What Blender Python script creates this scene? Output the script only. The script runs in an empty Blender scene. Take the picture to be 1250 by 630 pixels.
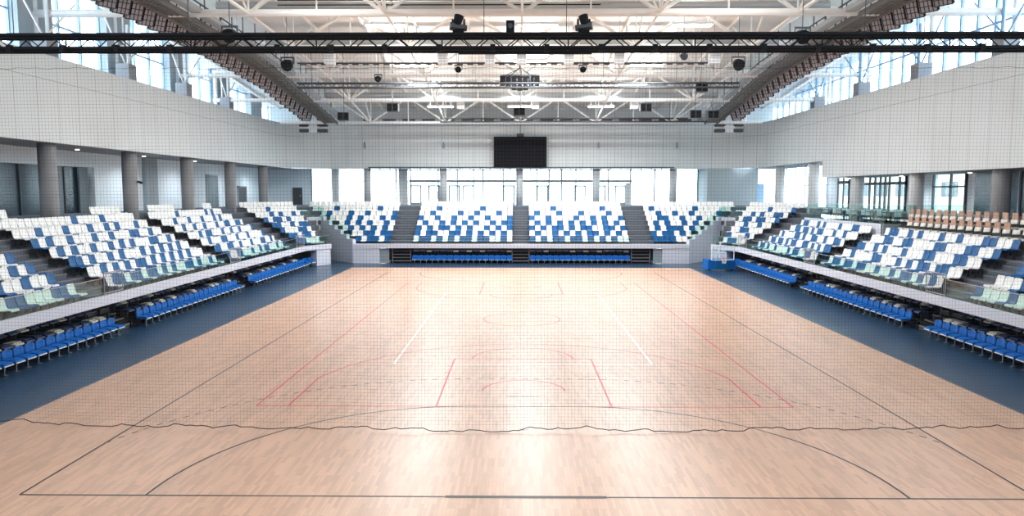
import bpy, math, random
from mathutils import Vector, Matrix
random.seed(7)
C = bpy.context.scene.collection
S = bpy.context.scene
PI = math.pi
# ------------------------------------------------------------------ camera, sky, exposure
cd = bpy.data.cameras.new('camera'); cam = bpy.data.objects.new('camera', cd); C.objects.link(cam)
cd.lens = 25.27; cd.sensor_width = 36; cd.clip_start = 0.1; cd.clip_end = 500
R_ = Vector((0.99995274, 0.00970584, 0.00055707)); U_ = Vector((-0.00142929, 0.0900918, 0.99593244)); F_ = Vector((-0.00961617, 0.99588617, -0.0901014))
m = Matrix((R_, U_, -F_)).transposed().to_4x4(); m.translation = Vector((-0.1438, -13.627, 5.944)); cam.matrix_world = m
S.camera = cam
w = bpy.data.worlds.new('sky'); S.world = w; w.use_nodes = True
bg = w.node_tree.nodes['Background']; bg.inputs[0].default_value = (0.86, 0.94, 1.0, 1); bg.inputs[1].default_value = 4.3
S.view_settings.view_transform = 'Standard'; S.view_settings.look = 'None'; S.view_settings.gamma = 1
S.view_settings.use_curve_mapping = False
S.view_settings.exposure = 0.90
S.cycles.max_bounces = 8; S.cycles.diffuse_bounces = 5; S.cycles.glossy_bounces = 3; S.cycles.transparent_max_bounces = 24
S.cycles.use_denoising = True; S.cycles.sample_clamp_indirect = 6; S.cycles.caustics_reflective = False; S.cycles.caustics_refractive = False
LAMP = 330.0        # watts of each roof lamp
# ------------------------------------------------------------------ materials
def nmat(name):
    mt = bpy.data.materials.new(name); mt.use_nodes = True; return mt, mt.node_tree, mt.node_tree.nodes['Principled BSDF']
def mat(name, col, rough=0.6, metal=0.0, vary=0.06, scale=3.0, spec=0.5):
    mt, nt, b = nmat(name); N = nt.nodes; L = nt.links
    tc = N.new('ShaderNodeTexCoord'); no = N.new('ShaderNodeTexNoise'); no.inputs['Scale'].default_value = scale; no.inputs['Detail'].default_value = 4
    L.new(tc.outputs['Object'], no.inputs['Vector'])
    mr = N.new('ShaderNodeMapRange'); mr.inputs[3].default_value = 1 - vary; mr.inputs[4].default_value = 1 + vary
    L.new(no.outputs['Fac'], mr.inputs[0])
    mx = N.new('ShaderNodeVectorMath'); mx.operation = 'SCALE'; mx.inputs[0].default_value = col[:3]
    L.new(mr.outputs[0], mx.inputs['Scale']); L.new(mx.outputs[0], b.inputs['Base Color'])
    b.inputs['Roughness'].default_value = rough; b.inputs['Metallic'].default_value = metal
    b.inputs['Specular IOR Level'].default_value = spec
    return mt
def glass(name, tint, gloss=0.06):
    mt, nt, b = nmat(name); N = nt.nodes; L = nt.links
    N.remove(b); out = N['Material Output']
    tr = N.new('ShaderNodeBsdfTransparent'); tr.inputs[0].default_value = (*tint, 1)
    gl = N.new('ShaderNodeBsdfGlossy'); gl.inputs['Roughness'].default_value = 0.05
    mx = N.new('ShaderNodeMixShader'); mx.inputs[0].default_value = gloss; L.new(tr.outputs[0], mx.inputs[1]); L.new(gl.outputs[0], mx.inputs[2])
    L.new(mx.outputs[0], out.inputs[0]); return mt
def emis(name, col, st):
    mt, nt, b = nmat(name); b.inputs['Base Color'].default_value = (*col, 1)
    b.inputs['Emission Color'].default_value = (*col, 1); b.inputs['Emission Strength'].default_value = st; return mt
def parquet():
    mt, nt, b = nmat('parquet'); N = nt.nodes; L = nt.links
    tc = N.new('ShaderNodeTexCoord'); mp = N.new('ShaderNodeMapping'); mp.inputs['Rotation'].default_value = (0, 0, PI/2)
    L.new(tc.outputs['Object'], mp.inputs[0])
    br = N.new('ShaderNodeTexBrick'); br.inputs['Scale'].default_value = 1; br.inputs['Brick Width'].default_value = 0.52
    br.inputs['Row Height'].default_value = 0.075; br.inputs['Mortar Size'].default_value = 0.0012; br.offset = 0.37; br.offset_frequency = 3
    br.inputs['Color1'].default_value = (0.72, 0.425, 0.27, 1); br.inputs['Color2'].default_value = (0.54, 0.305, 0.185, 1)
    br.inputs['Mortar'].default_value = (0.36, 0.22, 0.15, 1); br.inputs['Bias'].default_value = -0.25
    L.new(mp.outputs[0], br.inputs['Vector'])
    no = N.new('ShaderNodeTexNoise'); no.inputs['Scale'].default_value = 0.5; no.inputs['Detail'].default_value = 5
    mp2 = N.new('ShaderNodeMapping'); mp2.inputs['Scale'].default_value = (3.5, 0.6, 1); L.new(tc.outputs['Object'], mp2.inputs[0]); L.new(mp2.outputs[0], no.inputs['Vector'])
    mr = N.new('ShaderNodeMapRange'); mr.inputs[3].default_value = 0.80; mr.inputs[4].default_value = 1.2; L.new(no.outputs['Fac'], mr.inputs[0])
    sc = N.new('ShaderNodeVectorMath'); sc.operation = 'SCALE'; L.new(br.outputs['Color'], sc.inputs[0]); L.new(mr.outputs[0], sc.inputs['Scale'])
    L.new(sc.outputs[0], b.inputs['Base Color']); b.inputs['Roughness'].default_value = 0.34; b.inputs['Specular IOR Level'].default_value = 0.62
    b.inputs['Coat Weight'].default_value = 0.4; b.inputs['Coat Roughness'].default_value = 0.30
    return mt
def panel(name, col, du, dv, v0, width=0.03, dark=0.55):
    # cladding with joints; the UV map holds metres along the wall and height
    mt, nt, b = nmat(name); N = nt.nodes; L = nt.links
    uv = N.new('ShaderNodeUVMap'); sp = N.new('ShaderNodeSeparateXYZ'); L.new(uv.outputs[0], sp.inputs[0])
    def line(o, d, off):
        a = N.new('ShaderNodeMath'); a.operation = 'SUBTRACT'; L.new(o, a.inputs[0]); a.inputs[1].default_value = off
        f = N.new('ShaderNodeMath'); f.operation = 'PINGPONG'; L.new(a.outputs[0], f.inputs[0]); f.inputs[1].default_value = d/2
        g = N.new('ShaderNodeMath'); g.operation = 'LESS_THAN'; L.new(f.outputs[0], g.inputs[0]); g.inputs[1].default_value = width/2
        return g.outputs[0]
    mx = N.new('ShaderNodeMath'); mx.operation = 'MAXIMUM'; L.new(line(sp.outputs[0], du, 0), mx.inputs[0]); L.new(line(sp.outputs[1], dv, v0), mx.inputs[1])
    no = N.new('ShaderNodeTexNoise'); no.inputs['Scale'].default_value = 0.4; L.new(uv.outputs[0], no.inputs['Vector'])
    mr = N.new('ShaderNodeMapRange'); mr.inputs[3].default_value = 0.95; mr.inputs[4].default_value = 1.05; L.new(no.outputs['Fac'], mr.inputs[0])
    c = N.new('ShaderNodeVectorMath'); c.operation = 'SCALE'; c.inputs[0].default_value = col; L.new(mr.outputs[0], c.inputs['Scale'])
    mc = N.new('ShaderNodeMix'); mc.data_type = 'RGBA'; L.new(mx.outputs[0], mc.inputs[0]); L.new(c.outputs[0], mc.inputs[6]); mc.inputs[7].default_value = (col[0]*dark, col[1]*dark, col[2]*dark, 1)
    L.new(mc.outputs[2], b.inputs['Base Color']); b.inputs['Roughness'].default_value = 0.55; return mt
M = dict(
 parquet=parquet(), blue_floor=mat('blue_sports_floor', (0.014, 0.050, 0.105), 0.30, vary=0.12, scale=0.6, spec=0.6),
 fascia=panel('white_acoustic_panels', (0.62, 0.655, 0.655), 1.6, 40, 11.4), farwall=panel('white_wall_panels', (0.74, 0.77, 0.78), 1.2, 40, 11.9, 0.03, 0.8),
 wall=mat('pale_plaster', (0.70, 0.78, 0.83), 0.8), greywall=mat('grey_plaster', (0.33, 0.38, 0.40), 0.8), upper=mat('upper_wall', (0.50, 0.55, 0.57), 0.8),
 white=mat('white_paint', (0.78, 0.80, 0.83), 0.5), ledge=mat('white_parapet', (0.66, 0.68, 0.76), 0.45), concrete=mat('column_concrete', (0.27, 0.27, 0.28), 0.8, vary=0.15, scale=2),
 lightcol=mat('painted_column', (0.55, 0.57, 0.58), 0.7), tread=mat('stand_concrete', (0.105, 0.125, 0.155), 0.75, vary=0.15), step=mat('step_edge', (0.22, 0.21, 0.22), 0.8, vary=0.2),
 riser=mat('dark_riser', (0.055, 0.075, 0.10), 0.7), steel=mat('cream_steel', (0.82, 0.81, 0.77), 0.45), wsteel=mat('white_steel', (0.85, 0.86, 0.85), 0.45),
 deck=mat('roof_deck', (0.78, 0.77, 0.73), 0.7, vary=0.1, scale=0.3), black=mat('black_metal', (0.006, 0.007, 0.009), 0.7, spec=0.2), dark=mat('dark_metal', (0.05, 0.055, 0.06), 0.5),
 grating=mat('catwalk_grating', (0.16, 0.16, 0.15), 0.6, vary=0.3, scale=4), net=mat('net_twine', (0.07, 0.07, 0.08), 0.8), rope=mat('net_rope', (0.03, 0.03, 0.03), 0.8),
 soffit=mat('soffit', (0.30, 0.32, 0.33), 0.8), swhite=mat('white_plastic', (0.86, 0.86, 0.84), 0.35), sblue=mat('blue_plastic', (0.002, 0.105, 0.30), 0.4, spec=.3),
 bblue=mat('bright_blue_plastic', (0.002, 0.125, 0.46), 0.4, spec=.35), dblue=mat('navy_plastic', (0.012, 0.035, 0.11), 0.4), cream=mat('cream_plastic', (0.66, 0.64, 0.56), 0.5),
 wood=mat('pale_plywood', (0.50, 0.29, 0.20), 0.5), leather=mat('white_upholstery', (0.72, 0.69, 0.64), 0.5), chrome=mat('steel_tube', (0.45, 0.47, 0.5), 0.3, 0.8),
 rail=glass('railing_glass', (0.83, 0.955, 0.925)), pane=glass('window_glass', (0.90, 0.96, 0.98)), bluepane=glass('blue_window_glass', (0.93, 0.975, 1.0)), tealpane=glass('teal_window_glass', (0.86, 0.95, 0.96)),
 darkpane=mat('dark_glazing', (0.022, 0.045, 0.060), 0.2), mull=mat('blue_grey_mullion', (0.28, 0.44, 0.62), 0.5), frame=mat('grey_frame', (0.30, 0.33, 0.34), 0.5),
 pier=mat('grey_pier', (0.34, 0.39, 0.42), 0.8), duct=mat('duct_metal', (0.42, 0.46, 0.48), 0.4, 0.3), pave=mat('paving', (0.62, 0.62, 0.60), 0.8), beige=mat('beige_render', (0.60, 0.55, 0.46), 0.8),
 lwhite=mat('white_line', (0.86, 0.86, 0.86), 0.4), lblack=mat('black_line', (0.035, 0.035, 0.04), 0.4), lred=mat('red_line', (0.72, 0.08, 0.10), 0.4), lamp=emis('lamp_diffuser', (1, 0.98, 0.95), 9.0),
 screen=mat('screen_black', (0.008, 0.008, 0.010), 0.8, spec=.15), cell=mat('lamp_cells', (0.42, 0.42, 0.46), 0.4), orange=mat('orange_rim', (0.8, 0.12, 0.03), 0.4), cloth=mat('white_mesh', (0.8, 0.8, 0.8), 0.8),
 blind=mat('grey_door', (0.13, 0.17, 0.19), 0.5))
# ------------------------------------------------------------------ mesh builder
class MB:
    def __init__(s): s.v = []; s.f = []; s.mi = []; s.uv = []; s.mats = []; s.cur = 0
    def use(s, mt):
        if mt not in s.mats: s.mats.append(mt)
        s.cur = s.mats.index(mt); return s
    def poly(s, vs, fs):
        b = len(s.v); s.v += [tuple(p) for p in vs]
        for f in fs: s.f.append([b+i for i in f]); s.mi.append(s.cur)
    def box(s, x0, x1, y0, y1, z0, z1, T=None):
        vs = [Vector((x, y, z)) for z in (z0, z1) for y in (y0, y1) for x in (x0, x1)]
        if T is not None: vs = [T @ p for p in vs]
        fs = [(0, 2, 3, 1), (4, 5, 7, 6), (0, 1, 5, 4), (2, 6, 7, 3), (0, 4, 6, 2), (1, 3, 7, 5)]
        if T is not None and T.to_3x3().determinant() < 0: fs = [tuple(reversed(f)) for f in fs]
        s.poly(vs, fs)
        return s
    def tube(s, a, b, r, n=6, r2=None, cap=True):
        a = Vector(a); b = Vector(b); d = (b-a)
        if d.length < 1e-6: return s
        d.normalize(); u = d.orthogonal().normalized() if abs(d.z) < .99 else Vector((1, 0, 0)); 
        if abs(d.z) < .99: u = d.cross(Vector((0, 0, 1))).normalized()
        v = d.cross(u); r2 = r if r2 is None else r2
        vs = []
        for p, q in ((a, r), (b, r2)):
            for i in range(n):
                t = 2*PI*(i+.5)/n; vs.append(p+(u*math.cos(t)+v*math.sin(t))*q)
        fs = [(i, (i+1) % n, n+(i+1) % n, n+i) for i in range(n)]
        if cap: fs += [tuple(range(n-1, -1, -1)), tuple(range(n, 2*n))]
        s.poly(vs, fs); return s
    def bar(s, a, b, w_, h_):
        a = Vector(a); b = Vector(b); d = b-a; L = d.length; d.normalize()
        u = d.cross(Vector((0, 0, 1)))
        u = Vector((1, 0, 0)) if u.length < 1e-4 else u.normalized()
        v = u.cross(d)
        vs = [p+u*i*w_/2+v*j*h_/2 for p in (a, b) for j in (-1, 1) for i in (-1, 1)]
        s.poly(vs, [(0, 1, 3, 2), (4, 6, 7, 5), (0, 4, 5, 1), (2, 3, 7, 6), (0, 2, 6, 4), (1, 5, 7, 3)]); return s
    def prism(s, pts, z0, z1):      # footprint polygon extruded upwards
        n = len(pts); vs = [(x, y, z0) for x, y in pts]+[(x, y, z1) for x, y in pts]
        s.poly(vs, [tuple(range(n-1, -1, -1)), tuple(range(n, 2*n))]+[(i, (i+1) % n, n+(i+1) % n, n+i) for i in range(n)]); return s
    def build(s, name, mt=None, parent=None, smooth=False, loc=None):
        me = bpy.data.meshes.new(name); me.from_pydata(s.v, [], s.f); 
        for x in (s.mats or [mt or M['white']]): me.materials.append(x)
        if s.mats: me.polygons.foreach_set('material_index', s.mi)
        if smooth: me.polygons.foreach_set('use_smooth', [True]*len(me.polygons))
        me.update(); o = bpy.data.objects.new(name, me); C.objects.link(o)
        if parent: o.parent = parent
        if loc: o.location = loc
        return o
def tag(o, label=None, cat=None, group=None, kind=None):
    if label: o['label'] = label
    if cat: o['category'] = cat
    if group: o['group'] = group
    if kind: o['kind'] = kind
    return o
def struct(o, label=None, cat=None): return tag(o, label, cat, None, 'structure')
def empty(name, loc=(0, 0, 0), rz=0):
    o = bpy.data.objects.new(name, None); C.objects.link(o); o.location = loc; o.rotation_euler = (0, 0, rz); o.empty_display_size = .2; return o
def copy_tree(o, parent=None):
    c = o.copy(); C.objects.link(c)
    if parent: c.parent = parent
    for ch in list(o.children): copy_tree(ch, c)
    return c
ORD = 'first second third fourth fifth sixth seventh eighth ninth tenth eleventh twelfth thirteenth fourteenth fifteenth sixteenth seventeenth eighteenth nineteenth twentieth'.split()
def od(i):
    if i < 20: return ORD[i]
    t = ['twenty', 'thirty', 'forty', 'fifty'][(i+1)//10-2]
    return (t[:-1]+'ieth') if (i+1) % 10 == 0 else t+'-'+ORD[(i+1) % 10-1]
SIDE = {-1: 'left', 1: 'right'}
# ------------------------------------------------------------------ floor and court lines
fl = MB().box(-40, 40, -18, 75, -0.3, -0.02).build('floor', M['blue_floor']); struct(fl, 'dark blue sports floor around the wooden court', 'floor')
wf = MB().box(-13.45, 13.45, -6, 43.4, -0.02, 0.0).build('floor', M['parquet']); struct(wf, 'pale parquet court with painted lines', 'floor')
e = MB(); e.box(-13.5, -13.45, -6, 43.45, -0.02, 0.003); e.box(13.45, 13.5, -6, 43.45, -0.02, 0.003); e.box(-13.5, 13.5, 43.4, 43.45, -0.02, 0.003)
e.build('edge_strip', M['step'], wf)
Z0, Z1 = 0.0, 0.003
def strip(mb, a, b, w_, z=Z1):
    a = Vector((*a, 0)); b = Vector((*b, 0)); d = (b-a).normalized(); n = Vector((-d.y, d.x, 0))*w_/2
    mb.poly([(*(a-n).xy, z), (*(b-n).xy, z), (*(b+n).xy, z), (*(a+n).xy, z)], [(0, 1, 2, 3)])
def path(mb, pts, w_, z=Z1):
    for a, b in zip(pts[:-1], pts[1:]): strip(mb, a, b, w_, z)
def arc(cx, cy, r, a0, a1, n=28): return [(cx+r*math.cos(math.radians(a0+(a1-a0)*i/n)), cy+r*math.sin(math.radians(a0+(a1-a0)*i/n))) for i in range(n+1)]
def hand(cy, s_):
    full = [(x, cy+s_*(y)) for x, y in arc(1.5, 0, 6, 0, 90)+arc(-1.5, 0, 6, 90, 180)]
    return full
mb = MB(); rect = [(-10, 0), (10, 0), (10, 40), (-10, 40), (-10, 0)]; path(mb, rect, 0.05); mb.build('handball_boundary_line', M['lblack'], wf)
mb = MB(); strip(mb, (-10, 20), (10, 20), 0.04, 0.0035); mb.build('centre_line', M['cream'], wf)
for cy, s_ in ((0, 1), (40, -1)):
    mb = MB(); strip(mb, (-1.58, cy), (1.58, cy), 0.11, 0.0036); mb.build('goal_line', M['lblack'], wf)
    mb = MB(); path(mb, hand(cy, s_), 0.05, 0.0032); mb.build('goal_area_line', M['lblack'], wf)
    mb = MB(); strip(mb, (-.5, cy+7*s_), (.5, cy+7*s_), .05, 0.0034); strip(mb, (-.08, cy+4*s_), (.08, cy+4*s_), .05, 0.0034); mb.build('penalty_mark', M['lblack'], wf)
    mb = MB(); pts = [p for p in arc(1.5, 0, 9, 0, 90, 60)+arc(-1.5, 0, 9, 90, 180, 60)]
    # dashes of 15 cm with 15 cm gaps in groups
    acc = 0.0
    for a, b in zip(pts[:-1], pts[1:]):
        L = math.dist(a, b); n = max(1, int(L/.03))
        for i in range(n):
            if abs(a[0]+(b[0]-a[0])*i/n) < 10 and (acc % .36) < .17:
                p = (a[0]+(b[0]-a[0])*i/n, cy+s_*(a[1]+(b[1]-a[1])*i/n)); q = (a[0]+(b[0]-a[0])*(i+1)/n, cy+s_*(a[1]+(b[1]-a[1])*(i+1)/n)); strip(mb, p, q, .05, 0.0031)
            acc += L/n
    mb.build('free_throw_line', M['lblack'], wf)
mb = MB(); path(mb, [(-4.5, 11), (-4.5, 29)], .07); path(mb, [(4.5, 11), (4.5, 29)], .07)
for y in (11, 17, 23, 29): path(mb, [(-4.5, y), (4.5, y)], .05)
mb.build('volleyball_line', M['lwhite'], wf)
def basket(cy, s_):
    mb = MB()
    def P(l): path(mb, [(x, cy+s_*y) for x, y in l], .055, 0.0038)
    P([(-2.45, 0), (-2.45, 5.8)]); P([(2.45, 0), (2.45, 5.8)]); P([(-2.45, 5.8), (2.45, 5.8)]); P(arc(0, 5.8, 1.8, 0, 180))
    for x in (-2.45, 2.45):
        for y in (2.95, 3.8, 4.65): P([(x, y), (x+(.15 if x > 0 else -.15), y)])
    P([(-6.6, 0), (-6.6, 2.99)]); P([(6.6, 0), (6.6, 2.99)]); P(arc(0, 1.575, 6.75, 12, 168, 40)); P(arc(0, 1.575, 1.25, 0, 180, 14))
    mb.build('basketball_line', M['lred'], wf)
basket(6, 1); basket(34, -1)
mb = MB(); path(mb, [(-7.5, 6), (7.5, 6), (7.5, 34), (-7.5, 34), (-7.5, 6)], .05, 0.0029); path(mb, arc(0, 20, 1.8, 0, 360, 40), .05, 0.0029); mb.build('basketball_boundary_line', M['lred'], wf)
# ------------------------------------------------------------------ fascia walls
def wallstrip(name, pts, z0, z1, mt, th=0.3, label=None, cat='wall'):
    # wall along a path with UV (metres along, height); the side to the right of the path is the back
    mb = MB(); me_uv = []; s = 0
    n = len(pts); off = []
    for i, p in enumerate(pts):
        a = Vector(pts[max(i-1, 0)]); b = Vector(pts[min(i+1, n-1)]); d = (b-a).normalized(); off.append((p[0]+d.y*th, p[1]-d.x*th))
    V = [(x, y, z) for z in (z0, z1) for x, y in pts]+[(x, y, z) for z in (z0, z1) for x, y in off]
    ss = [0]
    for a, b in zip(pts[:-1], pts[1:]): ss.append(ss[-1]+math.dist(a, b))
    UV = [(ss[i], z) for z in (z0, z1) for i in range(n)]*2
    f = []
    for i in range(n-1):
        f += [(i, n+i, n+i+1, i+1), (2*n+i, 2*n+i+1, 3*n+i+1, 3*n+i), (n+i, 3*n+i, 3*n+i+1, n+i+1), (i, i+1, 2*n+i+1, 2*n+i)]
    f += [(0, 2*n, 3*n, n), (n-1, 2*n-1, 4*n-1, 3*n-1)]
    me = bpy.data.meshes.new(name); me.from_pydata(V, [], f); me.materials.append(mt); ul = me.uv_layers.new(name='UVMap')
    for p in me.polygons:
        for li in p.loop_indices: ul.data[li].uv = UV[me.loops[li].vertex_index]
    o = bpy.data.objects.new(name, me); C.objects.link(o); return struct(o, label, cat)
def fpath(sx, y0, ymid=54.0, r=5.0, xend=0.0):
    p = [(23*sx, y0), (23*sx, ymid)]+[(sx*(23-r+r*math.cos(t)), ymid+r*math.sin(t)) for t in [PI/2*i/8 for i in range(1, 9)]]+[(xend, ymid+r)]
    return p
wallstrip('wall_left', list(reversed(fpath(-1, -16)))[::-1] if False else fpath(-1, -16), 8.4, 12.6, M['fascia'], -.3, 'white panelled upper wall along the left side')
wallstrip('wall_right', fpath(1, -16), 8.4, 12.6, M['fascia'], .3, 'white panelled upper wall along the right side')
wallstrip('wall_right', [(23.0, -16), (23.0, 41.9)], 7.13, 8.4, M['fascia'], .3, 'lower drop of the right panelled wall')
struct(MB().box(-27, -23.25, -16, 62, 8.4, 8.6).build('ceiling', M['soffit']), 'grey soffit over left concourse', 'ceiling')
struct(MB().box(23.25, 27, 41.9, 62, 8.4, 8.6).build('ceiling', M['soffit']), 'grey soffit over far right concourse', 'ceiling')
struct(MB().box(23.25, 27, -16, 41.9, 7.13, 7.4).build('ceiling', M['soffit']), 'low grey soffit over right concourse', 'ceiling')
struct(MB().box(-23.2, 23.2, 59.35, 62.5, 8.4, 8.6).build('ceiling', M['white']), 'white soffit over far concourse', 'ceiling')
# concourse floors
struct(MB().box(-27, -23.4, -16, 62, 4.3, 4.72).build('floor', M['tread']), 'left upper concourse floor', 'floor')
struct(MB().box(23.4, 27, -16, 62, 4.3, 4.72).build('floor', M['tread']), 'right upper concourse floor', 'floor')
struct(MB().box(-23.4, 23.4, 53.8, 62, 4.3, 4.72).build('floor', M['tread']), 'far upper concourse floor', 'floor')
struct(MB().box(-27, 27, -17.2, -17, 0, 17.6).build('wall_front', M['wall']), 'plain wall behind the viewer', 'wall')
# upper wall behind the last truss
wallstrip('wall_back', [(-25.5, 60.6), (25.5, 60.6)], 12.6, 16.4, M['upper'], .3, 'grey green upper end wall behind the trusses')
struct(MB().box(-25.5, 25.5, 59.2, 60.6, 12.5, 12.6).build('trim_1', M['white']), 'top shelf of the far panelled wall', 'wall trim')
# ------------------------------------------------------------------ columns
cy_side = [14.8, 22.4, 30.0, 37.6, 45.2, 52.8]
where = ['nearest the camera', 'second from the camera', 'third from the camera', 'fourth from the camera', 'fifth from the camera', 'last before the far corner']
for sx in (-1, 1):
    for i, y in enumerate(cy_side):
        mb = MB(); mb.tube((0, 0, 3.3), (0, 0, 8.4), .42, 20)
        o = mb.build('column', M['concrete'] if sx < 0 or i < 2 else M['lightcol'], smooth=False, loc=(sx*23.75, y, 0))
        for p in o.data.polygons: p.use_smooth = len(p.vertices) == 4
        tag(o, 'round concrete column on the %s side, %s' % (SIDE[sx], where[i]), 'column', 'round columns of the %s side' % SIDE[sx])
for i, x in enumerate((-15.6, -7.85, -.1, 7.7, 15.5)):
    o = MB().tube((0, 0, 4.7), (0, 0, 8.4), .36, 20).build('column', M['lightcol'], loc=(x, 59.9, 0))
    for p in o.data.polygons: p.use_smooth = len(p.vertices) == 4
    tag(o, 'round pale column by the far glazing, %s from the left' % ORD[i], 'column', 'columns of the far side')
# ------------------------------------------------------------------ left back wall
XB = 26.6
def lw(y0, y1, z0, z1, name, mt, label, cat='wall', th=.2): return struct(MB().box(-XB-th, -XB, y0, y1, z0, z1).build(name, mt), label, cat)
lw(-16, 31.4, 7.5, 8.4, 'wall_left', M['wall'], 'pale band of wall above the left dark glazing')
lw(31.4, 62, 4.7, 8.4, 'wall_left', M['wall'], 'pale concourse wall on the left')
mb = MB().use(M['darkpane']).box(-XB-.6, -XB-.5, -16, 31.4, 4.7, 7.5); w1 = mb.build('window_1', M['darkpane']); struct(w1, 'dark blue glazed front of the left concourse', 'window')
mb = MB()
for y in [6+1.9*i for i in range(14)]: mb.box(-XB-.5, -XB-.4, y, y+.07, 4.7, 7.5)
mb.build('mullion', M['dark'], w1)
mb = MB()
for y in (27.6, 30.1): mb.box(-XB-.42, -XB-.3, y, y+.9, 4.7, 7.5)
mb.build('curtain', M['blind'], w1)
struct(MB().box(-XB, -XB+.25, 36.9, 38.6, 4.7, 8.38).build('trim_2', M['pier']), 'grey pilaster on the left concourse wall', 'wall trim')
def door(i, y0, y1, zt, lab, mt=None):
    d = MB().box(-XB, -XB+.08, y0, y1, 4.7, zt).build('door_%d' % i, mt or M['blind']); struct(d, lab, 'door')
    f = MB(); f.box(-XB, -XB+.12, y0-.1, y0, 4.7, zt+.1); f.box(-XB, -XB+.12, y1, y1+.1, 4.7, zt+.1); f.box(-XB, -XB+.12, y0-.1, y1+.1, zt, zt+.1); f.build('door_frame', M['pier'], d)
    MB().box(-XB+.08, -XB+.14, y1-.25, y1-.12, 5.7, 5.75).build('door_handle', M['chrome'], d)
door(1, 47.2, 49.3, 7.4, 'grey double door in the left concourse wall')
door(2, 54.0, 55.9, 6.5, 'small dark door beyond the grey door', M['dark'])
struct(MB().box(-27.5, -27.3, -16, 62.2, 0, 8.6).build('wall_left', M['greywall']), 'outer wall behind the left concourse', 'wall')
lw(31.2, 31.4, 4.7, 7.5, 'wall_left', M['wall'], 'end return of the left dark glazing', th=.7)
# far left corner wall
struct(MB().box(-27, -21.9, 62, 62.2, 4.7, 8.4).build('wall_back', M['wall']), 'pale far wall left of the bright glazing', 'wall')
d = MB().box(-23.9, -22.9, 61.9, 62, 4.7, 6.5).build('door_3', M['dark']); struct(d, 'dark door in the far left corner', 'door')
MB().box(-23.15, -23.05, 61.84, 61.9, 5.6, 5.7).build('door_handle', M['chrome'], d)
# ------------------------------------------------------------------ far glazing
g = MB().box(-21.9, 18.6, 62.05, 62.1, 4.7, 8.4).build('window_2', M['pane']); struct(g, 'bright far glazing behind the end stand', 'window')
mb = MB()
for x in (-21.9, -19.2, -16.0, -13.0, -11.5, -8.6, -6.6, -4.9, -3.9, -1.8, 1.7, 3.0, 4.3, 5.8, 7.7, 9.2, 11.5, 14.0, 16.0, 18.5): mb.box(x-.07, x+.07, 61.93, 62.05, 4.7, 8.4)
mb.box(-21.9, -11.6, 61.95, 62.05, 7.1, 7.16)
mb.build('mullion', M['pier'], g)
MB().box(-11.6, 11.6, 61.7, 62.04, 7.05, 7.3).build('transom', M['frame'], g)
struct(MB().box(-19.6, -18.9, 61.2, 61.8, 4.7, 8.4).build('trim_3', M['lightcol']), 'pale square pier left in the far glazing', 'wall trim')
struct(MB().box(-12.6, -11.75, 61.1, 61.8, 4.7, 8.4).build('trim_3', M['lightcol']), 'pale thick pier left of the glazed doors', 'wall trim')
struct(MB().box(-8.0+18.9, -7.5+18.9+.05, 61.1, 61.6, 4.7, 7.0).build('trim_3', M['lightcol']), 'pale slim pier right of the glazed doors', 'wall trim')
n = 4
for x in (-10.9, -9.0, -6.9, -5.4, -1.2, 2.3, 6.2, 8.3, 10.4):
    f = MB(); f.box(x-.6, x-.45, 61.5, 61.62, 4.7, 6.7); f.box(x+.45, x+.6, 61.5, 61.62, 4.7, 6.7); f.box(x-.6, x+.6, 61.5, 61.62, 6.6, 6.76); f.box(x-.45, x+.45, 61.52, 61.6, 4.7, 4.95)
    d = f.build('door_%d' % n, M['frame']); struct(d, 'grey framed glass door in the far glazing, %s from the left' % ORD[n-4], 'door'); n += 1
    MB().box(x-.45, x+.45, 61.54, 61.57, 4.95, 6.62).build('glass_pane', M['pane'], d); MB().box(x+.34, x+.38, 61.44, 61.5, 5.3, 6.1).build('door_handle', M['chrome'], d)
struct(MB().box(18.6, 23.6, 58.4, 62.2, 4.7, 8.4).build('wall_back', M['greywall']), 'grey wall block right of the far glazing', 'wall')
g = MB().box(23.6, 27, 62.05, 62.1, 4.7, 8.4).build('window_3', M['pane']); struct(g, 'narrow glazing in the far right corner', 'window')
MB().box(24.6, 25.4, 61.9, 62.0, 4.7, 6.9).build('poster_panel', M['mull'], g)
# ------------------------------------------------------------------ right back wall
def rw(y0, y1, z0, z1, name, mt, label, cat='wall', th=.25, dx=0): return struct(MB().box(XB+dx, XB+th+dx, y0, y1, z0, z1).build(name, mt), label, cat)
g = rw(49.2, 62, 4.7, 8.4, 'window_4', M['pane'], 'bright glazing of the far right concourse', 'window', .05)
mb = MB()
for y in (49.2, 51.6, 54, 56.4, 58.8, 61.5): mb.box(XB-.08, XB+.0, y, y+.08, 4.7, 8.4)
mb.box(XB-.08, XB, 49.2, 62, 6.6, 6.68); mb.build('mullion', M['mull'], g)
rw(47.1, 49.2, 4.7, 8.4, 'wall_right', M['wall'], 'pale wall beside the far right glazing')
g = rw(45.0, 47.1, 4.7, 7.2, 'window_5', M['tealpane'], 'small dark framed window right side', 'window', .05)
mb = MB()
for y in (45.0, 46.0, 47.0): mb.box(XB-.1, XB, y, y+.12, 4.7, 7.2)
mb.box(XB-.1, XB, 45.0, 47.1, 6.7, 6.95); mb.build('mullion', M['dark'], g)
rw(44.1, 45.0, 4.7, 7.2, 'wall_right', M['wall'], 'white pier between the right windows')
g = rw(36.4, 44.1, 4.7, 7.2, 'window_6', M['tealpane'], 'dark framed glazing behind the glass terrace', 'window', .05)
mb = MB()
for y in (36.4, 37.2, 38.6, 39.2, 39.9, 40.7, 41.5, 42.6, 43.8): mb.box(XB-.12, XB, y, y+.13, 4.7, 7.2)
mb.box(XB-.12, XB, 36.4, 44.1, 6.55, 6.75); mb.build('mullion', M['dark'], g)
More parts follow.
